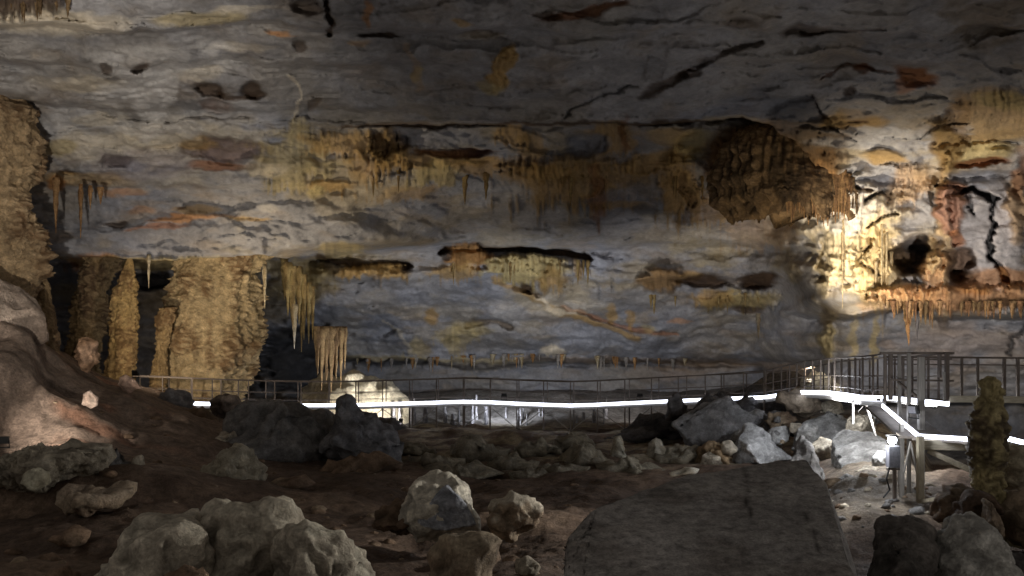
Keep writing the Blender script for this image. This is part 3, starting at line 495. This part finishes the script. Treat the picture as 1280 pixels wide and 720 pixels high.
for k in range(130):
    Y = rs.uniform(14.5, 36); px = rs.uniform(10, 720); s = rs.choice([.04, .06, .08, .12, .2])*rs.uniform(.8, 1.3)*F/Y; py = HZ+(ZC-fh(px, Y))/Y*F-s*.1
    rock('small dull stone lying loose on the dark floor', [(px-s*1.3, py+s*.4), (px-s*.8, py-s*.3), (px+s*.2, py-s*.5), (px+s*1.2, py-s*.1), (px+s, py+s*.4), (px, py+s*.6)], Y, rs.choice([TAN, MUD, MUD]), None, 8, .05, 500+k, 2, name='stone', cat='stone', group='loose stones on the dark floor')

# ------------------------------------------------------------------ columns
def column(label, prof, Y, dr=.8, cols=((.44, .31, .15), (.25, .15, .07)), seed=1, amp=.2, nz=150, nth=110, name='flowstone_column', cat='column', group=None, layer=.5, mat=None, flk=1.):
    ps = [p[0] for p in prof]; py = np.linspace(ps[0], ps[-1], nz)
    xl = np.interp(py, ps, [p[1] for p in prof]); xr = np.interp(py, ps, [p[2] for p in prof])
    th = np.linspace(0, 2*math.pi, nth, endpoint=False)
    a = (xr-xl)/2*Y/F; cx = ((xl+xr)/2-CX)/F*Y; z = ZC+(HZ-py)/F*Y
    TH, A = np.meshgrid(th, a); _, CXX = np.meshgrid(th, cx); _, Z = np.meshgrid(th, z)
    am = float(np.mean(a)); DX, DY = np.cos(TH), np.sin(TH)
    x = CXX+A*DX; y = Y+np.maximum(A*dr, .15)*DY
    s = seed*5.3; Z = Z+0.
    flu = fbm(x/.45+s, y/.45, Z/3.5, 3); lay = ridg(x/1.6+s, y/1.6, Z/.42+.5*fbm(x/1.2, y/1.2, Z/1.2, 2), 3); pop = np.abs(perlin(x/.28, y/.28, Z/.2+s))+.6*np.abs(perlin(x/.13, y/.13, Z/.1+s)); big = fbm(x/1.7+s, y/1.7, Z/1.9, 3)
    dsp = amp*(flu*.6*flk+lay*layer+pop*.9*(1 if flk == 1 else .3)+big*1.3-.8); dsp = dsp*np.clip(A/am*1.15, .03, 1)**1.5
    tz = np.linspace(0, 1, nz)[:, None]; fr = 0
    if flk > 1:
        f1 = perlin(TH*6.5+s+.5*perlin(Z/1.1, 2., TH), Z*.22, 1.)+.5*perlin(TH*15+s, Z*.3, 4.); fr = np.clip(f1, -.6, .6)
        arcs = perlin(TH*1.5, Z*2.6+1.2*np.cos(TH*2)+s, 3.)
        dsp = dsp+amp*(2.6*fr+.9*arcs)*sst(0, .25, tz); Z = Z-sst(.72, 1, tz)*(1.1*fr+.5*perlin(TH*24, 2., s))*amp*4.5
    x = x+DX*dsp; y = y+DY*dsp*dr; Z = Z+amp*.3*perlin(x/.5, y/.5, Z/.5+s)
    v = np.stack([x, y, Z], -1).reshape(-1, 3); idx = np.arange(nz*nth).reshape(nz, nth); r = np.roll(idx, -1, 1)
    f = np.stack([idx[:-1], idx[1:], r[1:], r[:-1]], -1).reshape(-1, 4).tolist()
    f.append(idx[0].tolist()); f.append(idx[-1][::-1].tolist())
    c = mix(np.broadcast_to(np.array(cols[0]), x.shape+(3,)).copy(), cols[1], sst(-.25, .35, big+.5*flu-.5*pop)); c = c*(1+.25*lay)[..., None]
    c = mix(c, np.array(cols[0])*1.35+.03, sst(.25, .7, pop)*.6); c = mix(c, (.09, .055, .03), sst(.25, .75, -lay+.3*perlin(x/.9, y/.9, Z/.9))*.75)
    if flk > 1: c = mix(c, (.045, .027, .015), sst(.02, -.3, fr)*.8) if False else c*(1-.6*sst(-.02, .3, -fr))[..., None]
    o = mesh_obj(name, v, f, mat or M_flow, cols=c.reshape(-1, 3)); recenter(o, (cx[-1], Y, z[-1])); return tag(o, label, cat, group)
column('tallest knobbly tan column cut by the left photo edge', [(70, -90, 0), (128, -90, 24), (140, -90, 46), (185, -90, 52), (235, -90, 44), (270, -90, 50), (320, -90, 58), (345, -90, 56), (368, -90, 42), (410, -90, 32), (480, -90, 16)], 38.6, .5, ((.42, .30, .17), (.17, .10, .05)), 1, .45)
column('short dark pointed stub right of the tallest column', [(342, 50, 54), (355, 47, 62), (380, 44, 66), (410, 40, 69), (450, 36, 72)], 40, .8, ((.33, .23, .12), (.2, .13, .07)), 2, .12)
column('dark brown squat column second from the left', [(300, 104, 156), (325, 100, 150), (350, 98, 138), (380, 92, 132), (420, 84, 130), (455, 80, 128), (490, 76, 132), (520, 70, 145)], 50, .8, ((.25, .18, .095), (.11, .07, .04)), 3, .34)
column('slim column with a sharply pointed top among the left columns', [(312, 160, 164), (325, 158, 167), (345, 152, 171), (356, 149, 173), (362, 142, 173), (400, 139, 174), (440, 136, 170), (475, 134, 168), (520, 128, 172)], 46.5, .8, ((.40, .28, .12), (.23, .145, .065)), 4, .2)
column('thin brown pillar leaning against the widest column', [(385, 200, 222), (420, 196, 216), (450, 190, 212), (490, 186, 210), (530, 184, 214)], 47, .8, ((.30, .21, .10), (.18, .11, .05)), 6, .16)
column('widest golden flowstone column left of the dark opening', [(296, 196, 352), (314, 204, 346), (326, 212, 336), (345, 212, 330), (380, 207, 326), (415, 206, 330), (440, 200, 326), (455, 197, 318), (478, 192, 312), (510, 190, 310), (545, 190, 310)], 48.5, .5, ((.47, .36, .20), (.20, .125, .06)), 5, .42)
column('knobbly leaning stalagmite in the right foreground', [(469, 1236, 1242), (474, 1226, 1252), (484, 1223, 1258), (500, 1222, 1258), (515, 1220, 1256), (535, 1217, 1258), (560, 1215, 1256), (585, 1214, 1254), (610, 1212, 1256), (650, 1208, 1260), (700, 1204, 1266)], 18, .85, ((.36, .30, .15), (.12, .09, .055)), 7, .15, layer=.25, name='stalagmite', cat='stalagmite')
column('squat drapery stalagmite on the right edge', [(556, 1262, 1290), (562, 1252, 1300), (585, 1248, 1304), (620, 1248, 1306), (680, 1244, 1310)], 18.6, .85, ((.33, .29, .21), (.16, .12, .08)), 8, .12, name='stalagmite', cat='stalagmite')

column('huge dark brown flowstone bell hanging beneath the ceiling, upper right', [(134, 1000, 1010), (142, 972, 1028), (152, 944, 1040), (168, 916, 1052), (190, 900, 1061), (225, 892, 1066), (250, 896, 1066), (268, 915, 1062)], 44.6, .55, ((.20, .125, .055), (.10, .06, .028)), 11, .17, name='flowstone_bell', cat='flowstone', flk=2.2, layer=.5, nth=260)
# ------------------------------------------------------------------ stalactites
def stalactite(label, px, y0, y1, Y, w, c=((.5, .36, .2), (.36, .22, .11)), group=None, tip=None, lean=0):
    n, m = 14, 10; t = np.linspace(0, 1, n); rs_ = np.random.RandomState(int(px*7+y1))
    r = (w/2*Y/F)*(1-t**1.3*.93); ph = rs_.rand()*6
    TH, R_ = np.meshgrid(np.linspace(0, 2*math.pi, m, endpoint=False), r); T_ = np.repeat(t[:, None], m, 1)
    p0, p1 = P(px, y0, Y), P(px+lean, y1, Y)
    R_ = R_*(1+.22*np.sin(T_*17+ph)*(1-T_)+.15*np.cos(TH*3+ph)+.12*rs_.randn(n, m))
    x = p0.x+(p1.x-p0.x)*T_+np.cos(TH)*R_; y = Y+np.sin(TH)*R_; z = p0.z+(p1.z-p0.z)*T_
    v = np.stack([x, y, z], -1).reshape(-1, 3); idx = np.arange(n*m).reshape(n, m); q = np.roll(idx, -1, 1)
    f = np.stack([idx[:-1], idx[1:], q[1:], q[:-1]], -1).reshape(-1, 4).tolist(); f.append(idx[-1][::-1].tolist()); f.append(idx[0].tolist())
    cc = mix(np.broadcast_to(np.array(c[0]), x.shape+(3,)).copy(), c[1], sst(-.6, .8, np.sin(TH*2+ph+T_*3)))
    if tip is not None: cc = mix(cc, tip, sst(.45, .8, T_))
    o = mesh_obj('stalactite', v, f, M_flow, cols=cc.reshape(-1, 3)); recenter(o, p0); return tag(o, label, 'stalactite', group)
ORG = ((.50, .30, .14), (.36, .19, .08)); CRM = ((.6, .52, .36), (.42, .32, .18)); BRN = ((.30, .2, .1), (.16, .1, .05))
stalactite('long orange stalactite hanging nearest the tallest column', 70, 222, 292, 40.8, 8, ORG); stalactite('thin orange stalactite to the right of the long orange one', 101, 230, 298, 41.5, 6, ORG)
stalactite('short orange stalactite, third from the tallest column', 113, 232, 262, 41.6, 6, ORG); stalactite('stubby orange stalactite, fourth from the tallest column', 126, 234, 256, 41.8, 7, ORG)
stalactite('thin pale stalactite between the pointed and widest columns', 186, 318, 361, 45, 5, CRM); stalactite('thin white stalactite at the right edge of widest column', 331, 330, 386, 44.4, 6, CRM)
stalactite('pale dagger stalactite with a bright white tip', 368, 380, 436, 50, 8, CRM, tip=(.8, .76, .66))
for k, (px, a, b, w) in enumerate([(360, 340, 395, 12), (366, 345, 410, 14), (374, 345, 405, 12), (380, 355, 425, 10), (386, 365, 430, 9), (391, 370, 425, 7), (356, 335, 375, 10), (377, 380, 440, 6)]):
    stalactite('ochre stalactite in the cluster around the white-tipped dagger', px, a-12, b, 50.6+.12*k, w, ((.48, .38, .18), (.32, .23, .1)), 'stalactites clustered round the dagger')
for k, (px, b, w) in enumerate([(397, 470, 9), (402, 488, 10), (408, 480, 9), (414, 492, 10), (420, 476, 9), (426, 486, 8), (431, 462, 7), (405, 455, 8)]):
    stalactite('brown stalactite in the dangling bunch above the walkway', px, 408, b, 51+.15*k, w, ((.36, .26, .14), (.2, .13, .07)), 'brown stalactites bunched above the walkway')
hn = rs.uniform
for k in range(46):
    px = rs.choice([450, 520, 590, 640, 690, 760, 830])+rs.gauss(0, 16); y0 = 450+3*math.sin(px/60)
    d = min(wall_depth(px, y0-4), wall_depth(px, y0+2), 69)-.1
    stalactite('small whitish stalactite in the fringe above the far walkway', px, y0-5, y0+hn(2, 15), d, hn(2., 7), rs.choice([CRM, ((.46, .43, .40), (.33, .3, .28)), ORG]), 'fringe above the far walkway')
for k in range(34):
    px = hn(1106, 1278); y0 = 384
    d = min(wall_depth(px, 378), wall_depth(px, 388), 46.5)-.15; s = hn(10, 20) if px > 1170 or px < 1130 else hn(16, 34)
    stalactite('small orange stalactite fringing the ledge of the right alcove', px, y0-8, y0+s*.8, d, hn(3.5, 7.5), rs.choice([((.40, .25, .13), (.25, .15, .07)), ORG, ((.34, .19, .1), (.22, .12, .06)), BRN]), 'fringe of the right alcove ledge')
stalactite('longest orange stalactite under the right alcove', 1133, 385, 432, 44.5, 8, ORG, lean=3); stalactite('dark grey forked stalactite beside the longest orange one', 1146, 385, 428, 44.5, 6, ((.2, .19, .2), (.12, .11, .12)))
for k in range(30):
    px = 984+k*2.7+hn(-1, 1); e_ = ((px-1024)/42)**2; d = 43.3+.5*e_+hn(-.12, .12)
    stalactite('brown drip of the fluted curtain on the lower right of the dark bell', px, 202+26*e_+hn(-3, 3), hn(264, 284)-8*e_, d, hn(8, 13), ((.36, .21, .09), (.2, .11, .05)), 'fluted curtain of the dark bell')
for k in range(9):
    px = hn(800, 980); d = wall_depth(px, 372)-.1
    stalactite('short ochre stalactite below the dark slots right of centre', px, 366, hn(380, 396), d, hn(3, 6), ((.42, .32, .15), (.28, .19, .08)), 'stalactites below the dark slots')
for k in range(8):
    px = hn(555, 735); d = wall_depth(px, 335)-.1
    stalactite('thin ochre drip on the drapery below the long dark slot', px, 325, hn(344, 362), d, hn(3, 6), ((.40, .29, .12), (.26, .17, .07)), 'drips on the central drapery')
for k in range(10):
    px = rs.choice([hn(440, 510), hn(530, 620), hn(665, 760), hn(835, 880)]); d = wall_depth(px, 222)-.12
    stalactite('brown drip in the broken ochre band under the great ledge', px, hn(195, 222), hn(232, 262), d, hn(4, 8), ((.38, .27, .11), (.22, .14, .06)), 'drips of the ochre band')
for k in range(10):
    px = hn(5, 85); d = wall_depth(px, 5)-.1
    stalactite('dark brown drip at the top left corner of the ceiling', px, -4, hn(12, 30), d, hn(4, 8), BRN, 'drips at the top left corner')
for k in range(6):
    px = hn(1030, 1125) ; d = wall_depth(px, 330)-.15
    stalactite('slender cream drip on the brightly lit right wall', px, hn(250, 330), hn(345, 392), d, hn(3, 5), ((.6, .49, .3), (.5, .37, .2)), 'cream drips on the bright right wall')
stalactite('yellowish stalactite hanging above the bend of walkway', 948, 392, 424, 50, 6, ((.4, .36, .28), (.28, .22, .15)))

for k in range(30):
    px = hn(480, 775); Y = hn(51.2, 54); h = hn(12, 34); w = hn(2.5, 6); b = HZ+(ZC-fh(px, Y))/Y*F+2
    o = column('thin bluish drip pillar standing in the dimness below far footbridge', [(b-h, px-w*.25, px+w*.25), (b-h*.5, px-w*.4, px+w*.4), (b, px-w*.6, px+w*.6)], Y, 1, ((.30, .30, .33), (.16, .16, .18)), 600+k, .05, nz=16, nth=12, name='stalagmite', cat='stalagmite', group='thin pillars below the far footbridge')
# ------------------------------------------------------------------ rimstone dam with a dripping scalloped face
rock('pale scalloped rimstone edge below the bright lamp on the left', [(-80, 580), (-20, 573), (60, 566), (104, 560), (132, 556), (146, 572), (118, 594), (60, 606), (0, 612), (-80, 616)], 25.6, ((.46, .41, .32), (.27, .225, .165)), .7, 6, .07, 111, 6, .0, name='rimstone_dam', cat='rimstone dam', mat=M_flow, crg=.3, flut=.28, lo=.85)

# ------------------------------------------------------------------ steelwork
class MB:
    def __init__(s): s.v = []; s.f = []
    def bar(s, p, q, w=.05, h=None):
        p, q = Vector(p), Vector(q); h = h or w; d = q-p
        if d.length < 1e-5: return s
        d.normalize(); up = Vector((0, 0, 1)) if abs(d.z) < .95 else Vector((0, 1, 0))
        a = d.cross(up).normalized(); b = a.cross(d).normalized(); k = len(s.v)
        for e in (p, q):
            for sa, sb in ((-1, -1), (1, -1), (1, 1), (-1, 1)): s.v.append(e+a*w/2*sa+b*h/2*sb)
        s.f += [(k, k+3, k+2, k+1), (k+4, k+5, k+6, k+7)]+[(k+i, k+(i+1) % 4, k+4+(i+1) % 4, k+4+i) for i in range(4)]
        return s
    def poly(s, pts, w, h):
        for a, b in zip(pts[:-1], pts[1:]): s.bar(a, b, w, h)
        return s
    def build(s, name, mat, parent):
        o = mesh_obj(name, [v-parent.location for v in s.v], s.f, mat, parent, smooth=False)
        bv = o.modifiers.new('bevel', 'BEVEL'); bv.width = .006; bv.segments = 1; bv.limit_method = 'ANGLE'
        return o
def resample(pts, step):
    pts = [Vector(p) for p in pts]; L = [0]
    for a, b in zip(pts[:-1], pts[1:]): L.append(L[-1]+(b-a).length)
    n = max(2, round(L[-1]/step)+1); out = []
    for i in range(n):
        s = L[-1]*i/(n-1); k = max(j for j in range(len(L)) if L[j] <= s+1e-6); k = min(k, len(pts)-2)
        out.append(pts[k].lerp(pts[k+1], (s-L[k])/(L[k+1]-L[k]+1e-9)))
    return out
def off(pts, d):
    o = []
    for i, p in enumerate(pts):
        t = (pts[min(i+1, len(pts)-1)]-pts[max(i-1, 0)]); n = Vector((t.y, -t.x, 0)).normalized(); o.append(p+n*d)
    return o
UP = Vector((0, 0, 1))
def walkway(label, cat, ctrl, width=1.2, step=1.3, legs=True, rails='both', led=True, braces=True, rail_h=1.1, mat=M_rust, side=1, ledh=.11):
    """ctrl = near (camera side) edge of the deck"""
    near = resample(ctrl, step); far = off(near, -width*side)
    root = empty('walkway', near[0]-UP*1.0, label, cat)
    mid = [(a+b)/2 for a, b in zip(near, far)]
    d = MB()
    for a, b in zip(mid[:-1], mid[1:]): d.bar(a-UP*.04, b-UP*.04, width-.04, .06)
    d.build('deck', M_deck, root)
    MB().poly([p-UP*.16 for p in near], .05, .14).build('beam', M_grey, root); MB().poly([p-UP*.16 for p in far], .05, .14).build('beam', M_grey, root)
    if led:
        out = off(near, .07*side); MB().poly([p-UP*.02 for p in out], .05, ledh*1.15).build('led_strip', M_led, root)
    for side_pts, flag in ((near, 'near'), (far, 'far')):
        if rails not in ('both', flag): continue
        for hh in (rail_h, .55, .2): MB().poly([p+UP*hh for p in side_pts], .045 if hh > 1 else .022, .05 if hh > 1 else .025).build('handrail' if hh > 1 else 'rail', mat, root)
        for i, p in enumerate(side_pts): MB().bar(p-UP*.1, p+UP*rail_h, .05).build('post', mat, root)
    if legs:
        for i, (a, b) in enumerate(zip(near, far)):
            if i % 1 == 0:
                MB().bar(a-UP*.2, a-UP*1.7, .07).build('leg', mat, root)
            if i % 2 == 0: MB().bar(b-UP*.2, b-UP*1.7, .07).build('leg', mat, root)
        if braces:
            for i in range(len(near)-1):
                a, b = near[i], near[i+1]
                if i % 2: MB().bar(a-UP*.25, b-UP*1.25, .035).build('brace', M_grey, root)
                else: MB().bar(a-UP*1.25, b-UP*.25, .035).build('brace', M_grey, root)
    return root
walkway('long far footbridge with glowing white edge and brown railings across the cave', 'footbridge',
        [P(166, 501, 44.5), P(240, 503.5, 44.8), P(300, 505, 46), P(362, 506, 47.5), P(430, 506, 48), P(500, 504, 48), P(590, 501, 48), P(650, 504, 48), P(720, 506.5, 47.5), P(790, 503, 47), P(880, 499, 45.5), P(955, 496, 42)], 1.3, 1.3, ledh=.125)
walkway('nearer curved walkway rising to the platform behind the rock pile', 'walkway',
        [P(957, 496, 41.6), P(985, 492, 38.5), P(1006, 489.5, 36), P(1034, 490, 33), P(1060, 493, 29.5), P(1080, 496.5, 27), P(1106, 497, 25)], 1.3, 1.15, ledh=.12, braces=False, legs=False)
# platform with gate frame
root = empty('platform', P(1145, 620, 24.6), 'steel platform with square rail frame at the end of the curved walkway', 'platform')
a, b = P(1106, 497, 24.8), P(1186, 505, 23.6); a2, b2 = P(1106, 494, 26.4), P(1300, 494, 25.4)
MB().bar((a+a2)/2-UP*.06, (b+P(1190, 494, 25.6))/2-UP*.06, 1.3, .06).build('deck', M_deck, root)
MB().bar(a, b, .05, .11).build('led_strip', M_led, root)
MB().bar(P(1186, 498.5, 23.8), P(1300, 500, 23.4), .12, .16).build('beam', M_beam, root)
MB().bar(P(1100, 441.5, 23.6), P(1192, 441.5, 23.6), .09, .06).build('handrail', M_rust, root)
MB().bar(P(1113, 475, 23.6), P(1192, 476, 23.6), .04, .05).build('rail', M_rust, root)
MB().bar(P(1107, 450, 25.2), P(1190, 449, 24.6), .05, .04).build('rail', M_rust, root)
for px, y1, w, yy in ((1106, 502, .06, 23.6), (1113, 500, .09, 23.8), (1124, 622, .07, 23.7), (1136, 618, .08, 23.2), (1151, 626, .13, 22.6), (1175, 472, .06, 24.4), (1183.5, 500, .09, 23.5)):
    MB().bar(P(px, 441 if px != 1151 else 446, yy), P(px, y1, yy), w).build('post', M_rust if px in (1106, 1113, 1183.5, 1175) else M_grey, root)
MB().bar(P(1180, 465, 23.2), P(1180, 502, 23.2), .05).build('post', M_grey, root); MB().bar(P(1155, 475, 23.4), P(1155, 500, 23.4), .04).build('post', M_grey, root)
MB().bar(P(1122, 477, 23.7), P(1152, 500, 22.8), .05).build('brace', M_rust, root)
MB().bar(P(1106, 446, 25.6), P(1330, 448, 25.6), .05, .05).build('handrail', M_rust, root); MB().bar(P(1106, 455, 25.6), P(1330, 457, 25.6), .03, .03).build('rail', M_rust, root)
for px in (1128, 1160, 1202, 1222, 1255, 1272, 1300): MB().bar(P(px, 447, 25.6), P(px, 500, 25.6), .075 if px in (1255, 1272) else .06).build('post', M_rust, root)
MB().bar(P(1081, 502, 27.2), P(1094, 545, 27), .06).build('leg', M_grey, root); MB().bar(P(1066, 500, 28), P(1066, 530, 28), .06).build('leg', M_grey, root); MB().bar(P(1083, 503, 27.2), P(1072, 515, 27.2), .03).build('brace', M_grey, root)
# lower ramp
root = empty('ramp', P(1150, 626, 21), 'lower ramp with bright edge strip passing behind the knobbly stalagmite', 'ramp')
p0, p1, p2, p3 = P(1103, 507, 24.6), P(1148, 545, 21.4), P(1213, 549, 20.6), P(1330, 566, 18.9)
fw = Vector((.5, .9, 0))
for s, e in ((p0, p1), (p1, p2), (p2, p3)):
    MB().bar(s+fw*.6-UP*.08, e+fw*.6-UP*.08, 1.0, .06).build('deck', M_deck, root)
MB().poly([p0, p1, p2, P(1255, 547, 20), p3], .05, .09).build('led_strip', M_led, root)
MB().bar(P(1152, 556, 21.3), P(1330, 560, 20.4), .1, .2).build('beam', M_beam, root)
MB().bar(P(1160, 563, 21.3), P(1214, 588, 20.9), .08, .12).build('brace', M_beam, root)
MB().bar(P(1150, 545, 21.2), P(1150, 628, 21.2), .13).build('leg', M_beam, root); MB().bar(P(1127, 530, 22.4), P(1127, 622, 22.4), .09).build('leg', M_grey, root)
MB().bar(P(1138, 552, 21.6), P(1130, 590, 21.6), .035).build('brace', M_grey, root); MB().bar(P(1138, 552, 21.6), P(1146, 592, 21.6), .035).build('brace', M_grey, root); MB().bar(P(1150, 627, 21.2), P(1172, 624, 20.6), .12, .08).build('foot', M_beam, root)

# ------------------------------------------------------------------ lamps
def floodlight(label, loc, aim, s=.22, lens=M_lens, lit=True, group=None):
    loc, aim = Vector(loc), Vector(aim); root = empty('floodlight', loc-UP*s*1.1, label, 'floodlight', group)
    d = (aim-loc).normalized(); side = d.cross(UP).normalized()
    MB().bar(loc-d*s*.5, loc, s*1.3, s).build('housing', M_black, root)
    MB().bar(loc+d*.004, loc+d*.02, s*1.1, s*.8).build('lens', lens if lit else M_box, root)
    MB().bar(loc-side*s*.7-d*s*.2, loc-side*s*.7-UP*s-d*s*.2, s*.1).bar(loc+side*s*.7-d*s*.2, loc+side*s*.7-UP*s-d*s*.2, s*.1).bar(loc-side*s*.8-UP*s-d*s*.2, loc+side*s*.8-UP*s-d*s*.2, s*.16).build('bracket', M_black, root)
    return root
def spot(loc, aim, power, col, ang=60, blend=.8, rad=.15):
    l = bpy.data.lights.new('cave_spotlight', 'SPOT'); l.energy = power; l.color = col; l.spot_size = math.radians(ang); l.spot_blend = blend; l.shadow_soft_size = rad
    o = bpy.data.objects.new('cave_spotlight', l); C.objects.link(o); o.location = loc; o.rotation_euler = (Vector(aim)-Vector(loc)).to_track_quat('-Z', 'Y').to_euler()
    return o
def point(loc, power, col, rad=.15):
    l = bpy.data.lights.new('cave_point_light', 'POINT'); l.energy = power; l.color = col; l.shadow_soft_size = rad
    o = bpy.data.objects.new('cave_point_light', l); C.objects.link(o); o.location = loc; return o
WARM = (1, .80, .56); NEU = (1, .92, .82); COOL = (.92, .95, 1)
def fspot(label, pos, aim, power, col, ang, lit=True, **k):
    floodlight(label, pos, aim, .2, lit=lit)
    d = (Vector(aim)-Vector(pos)).normalized()
    return spot(Vector(pos)+d*.05, aim, power, col, ang, **k)
def G_(px, Y, up): return Vector(((px-CX)/F*Y, Y, fh(px, Y)+up))
fspot('small black floodlight glaring on the left slope', P(6, 550, 27.2), P(50, 547, 29.5), 1500, (1, .88, .76), 55, blend=.9, rad=.06)
fspot('black floodlight off the left edge aimed at the tallest column', P(-75, 478, 30.5), P(20, 370, 36), 450, NEU, 60, rad=.1)
fspot('black floodlight beyond the left frame edge aimed up the ceiling', (-9.5, 15, 2.2), P(70, 110, 37), 7600, NEU, 64, rad=.2)
fspot('black floodlight tucked behind the slope crest under the columns', G_(170, 40.5, .7), P(240, 400, 46), 1000, (1, .82, .62), 110, rad=.15)
fspot('black floodlight behind the grey block aimed at the ochre band', P(330, 512, 41), P(430, 205, 48), 2000, (1, .84, .62), 85, rad=.2)
fspot('black floodlight low beside the white flowstone mound', G_(500, 50.6, .5), P(432, 495, 53), 1500, NEU, 140, rad=.1)
fspot('black floodlight fixed to the middle of the far footbridge', P(630, 494, 49.9), P(620, 425, 66), 2300, COOL, 125, rad=.3)
fspot('black floodlight fixed to the right part of far footbridge', P(800, 494, 48.9), P(830, 410, 62), 1500, (1, .93, .86), 115, rad=.3)
fspot('black floodlight in a cleft of the rock pile', P(1012, 476, 39.9), P(1072, 292, 44.8), 3900, (1, .88, .70), 60, blend=1., rad=.15)
spot(P(1012, 474, 39.6), P(1090, 270, 44.5), 2400, (1, .84, .62), 105, 1., .3)  # extra wide spot without fixture, added to broaden the warm wall glow
fspot('black floodlight behind the platform aimed at the right alcove', P(1236, 520, 30), P(1200, 365, 44), 8000, NEU, 72, rad=.15)
fspot('added black floodlight under the platform brightening the near boulders', P(1140, 512, 22.4), P(560, 640, 18.6), 3000, (1, .95, .87), 80, lit=False, rad=.2)  # added lamp and fixture, boosts the globe and strip light on near boulders
fspot('black floodlight in the dark recess behind the left columns', P(75, 475, 54), P(150, 380, 63), 900, COOL, 120, rad=.3)
# globe lamp and box on its post
root = empty('post_lamp', P(1115, 622, 21.2), 'glaring white globe lamp over a grey box on a short post', 'lamp')
bm = bmesh.new(); bmesh.ops.create_uvsphere(bm, u_segments=20, v_segments=12, radius=.09); pc = P(1115, 550, 20.9)
mesh_obj('bulb', [v.co+pc-root.location for v in bm.verts], [[v.index for v in f.verts] for f in bm.faces], M_bulb, root); bm.free()
MB().bar(P(1116, 557, 21), P(1116, 584, 21), .24, .2).build('box', M_enc, root); MB().bar(P(1118, 557, 21.2), P(1118, 624, 21.2), .07).build('post', M_rust, root)
MB().bar(P(1115, 543.5, 20.95), P(1115, 546, 20.95), .2, .2).bar(P(1121, 545, 21.1), P(1121, 560, 21.1), .03).build('lamp_shade', M_black, root); MB().poly([P(1112, 584, 21), P(1108, 598, 21), P(1112, 612, 21.1), P(1104, 622, 21)], .03, .03).build('cable', M_black, root)
MB().bar(P(1108, 586, 21.05), P(1124, 586, 21.05), .1, .05).build('bracket', M_rust, root)
point(P(1096, 546, 20.9), 110, COOL, .12)
point(P(1104, 517, 27), 420, COOL, .2)  # added fill without fixture, brightens the rock pile
point(P(1030, 500, 31.4), 260, COOL, .2)  # second added fill, below the walkway deck, also for the pile

# ------------------------------------------------------------------ world: nearly dark, weak ambient fill added through the open side behind the camera
w = bpy.data.worlds.new('World'); bpy.context.scene.world = w; w.use_nodes = True
bg = w.node_tree.nodes['Background']; bg.inputs['Color'].default_value = (.95, .87, .80, 1); bg.inputs['Strength'].default_value = .205

cam = bpy.data.cameras.new('camera'); co = bpy.data.objects.new('camera', cam); C.objects.link(co)
co.location = (0, 0, ZC); co.rotation_euler = (math.radians(90), 0, 0)
cam.lens = 35; cam.sensor_width = 36; cam.shift_y = 80/1280; cam.clip_end = 500
sc = bpy.context.scene; sc.camera = co
sc.view_settings.view_transform = 'Standard'; sc.view_settings.look = 'None'; sc.view_settings.exposure = 0
sc.render.engine = 'CYCLES'; sc.cycles.use_denoising = True; sc.cycles.max_bounces = 5; sc.cycles.sample_clamp_indirect = 4
sc.render.film_transparent = False
sc.render.filter_size = 1.5 if hasattr(sc.render, 'filter_size') else 1.5
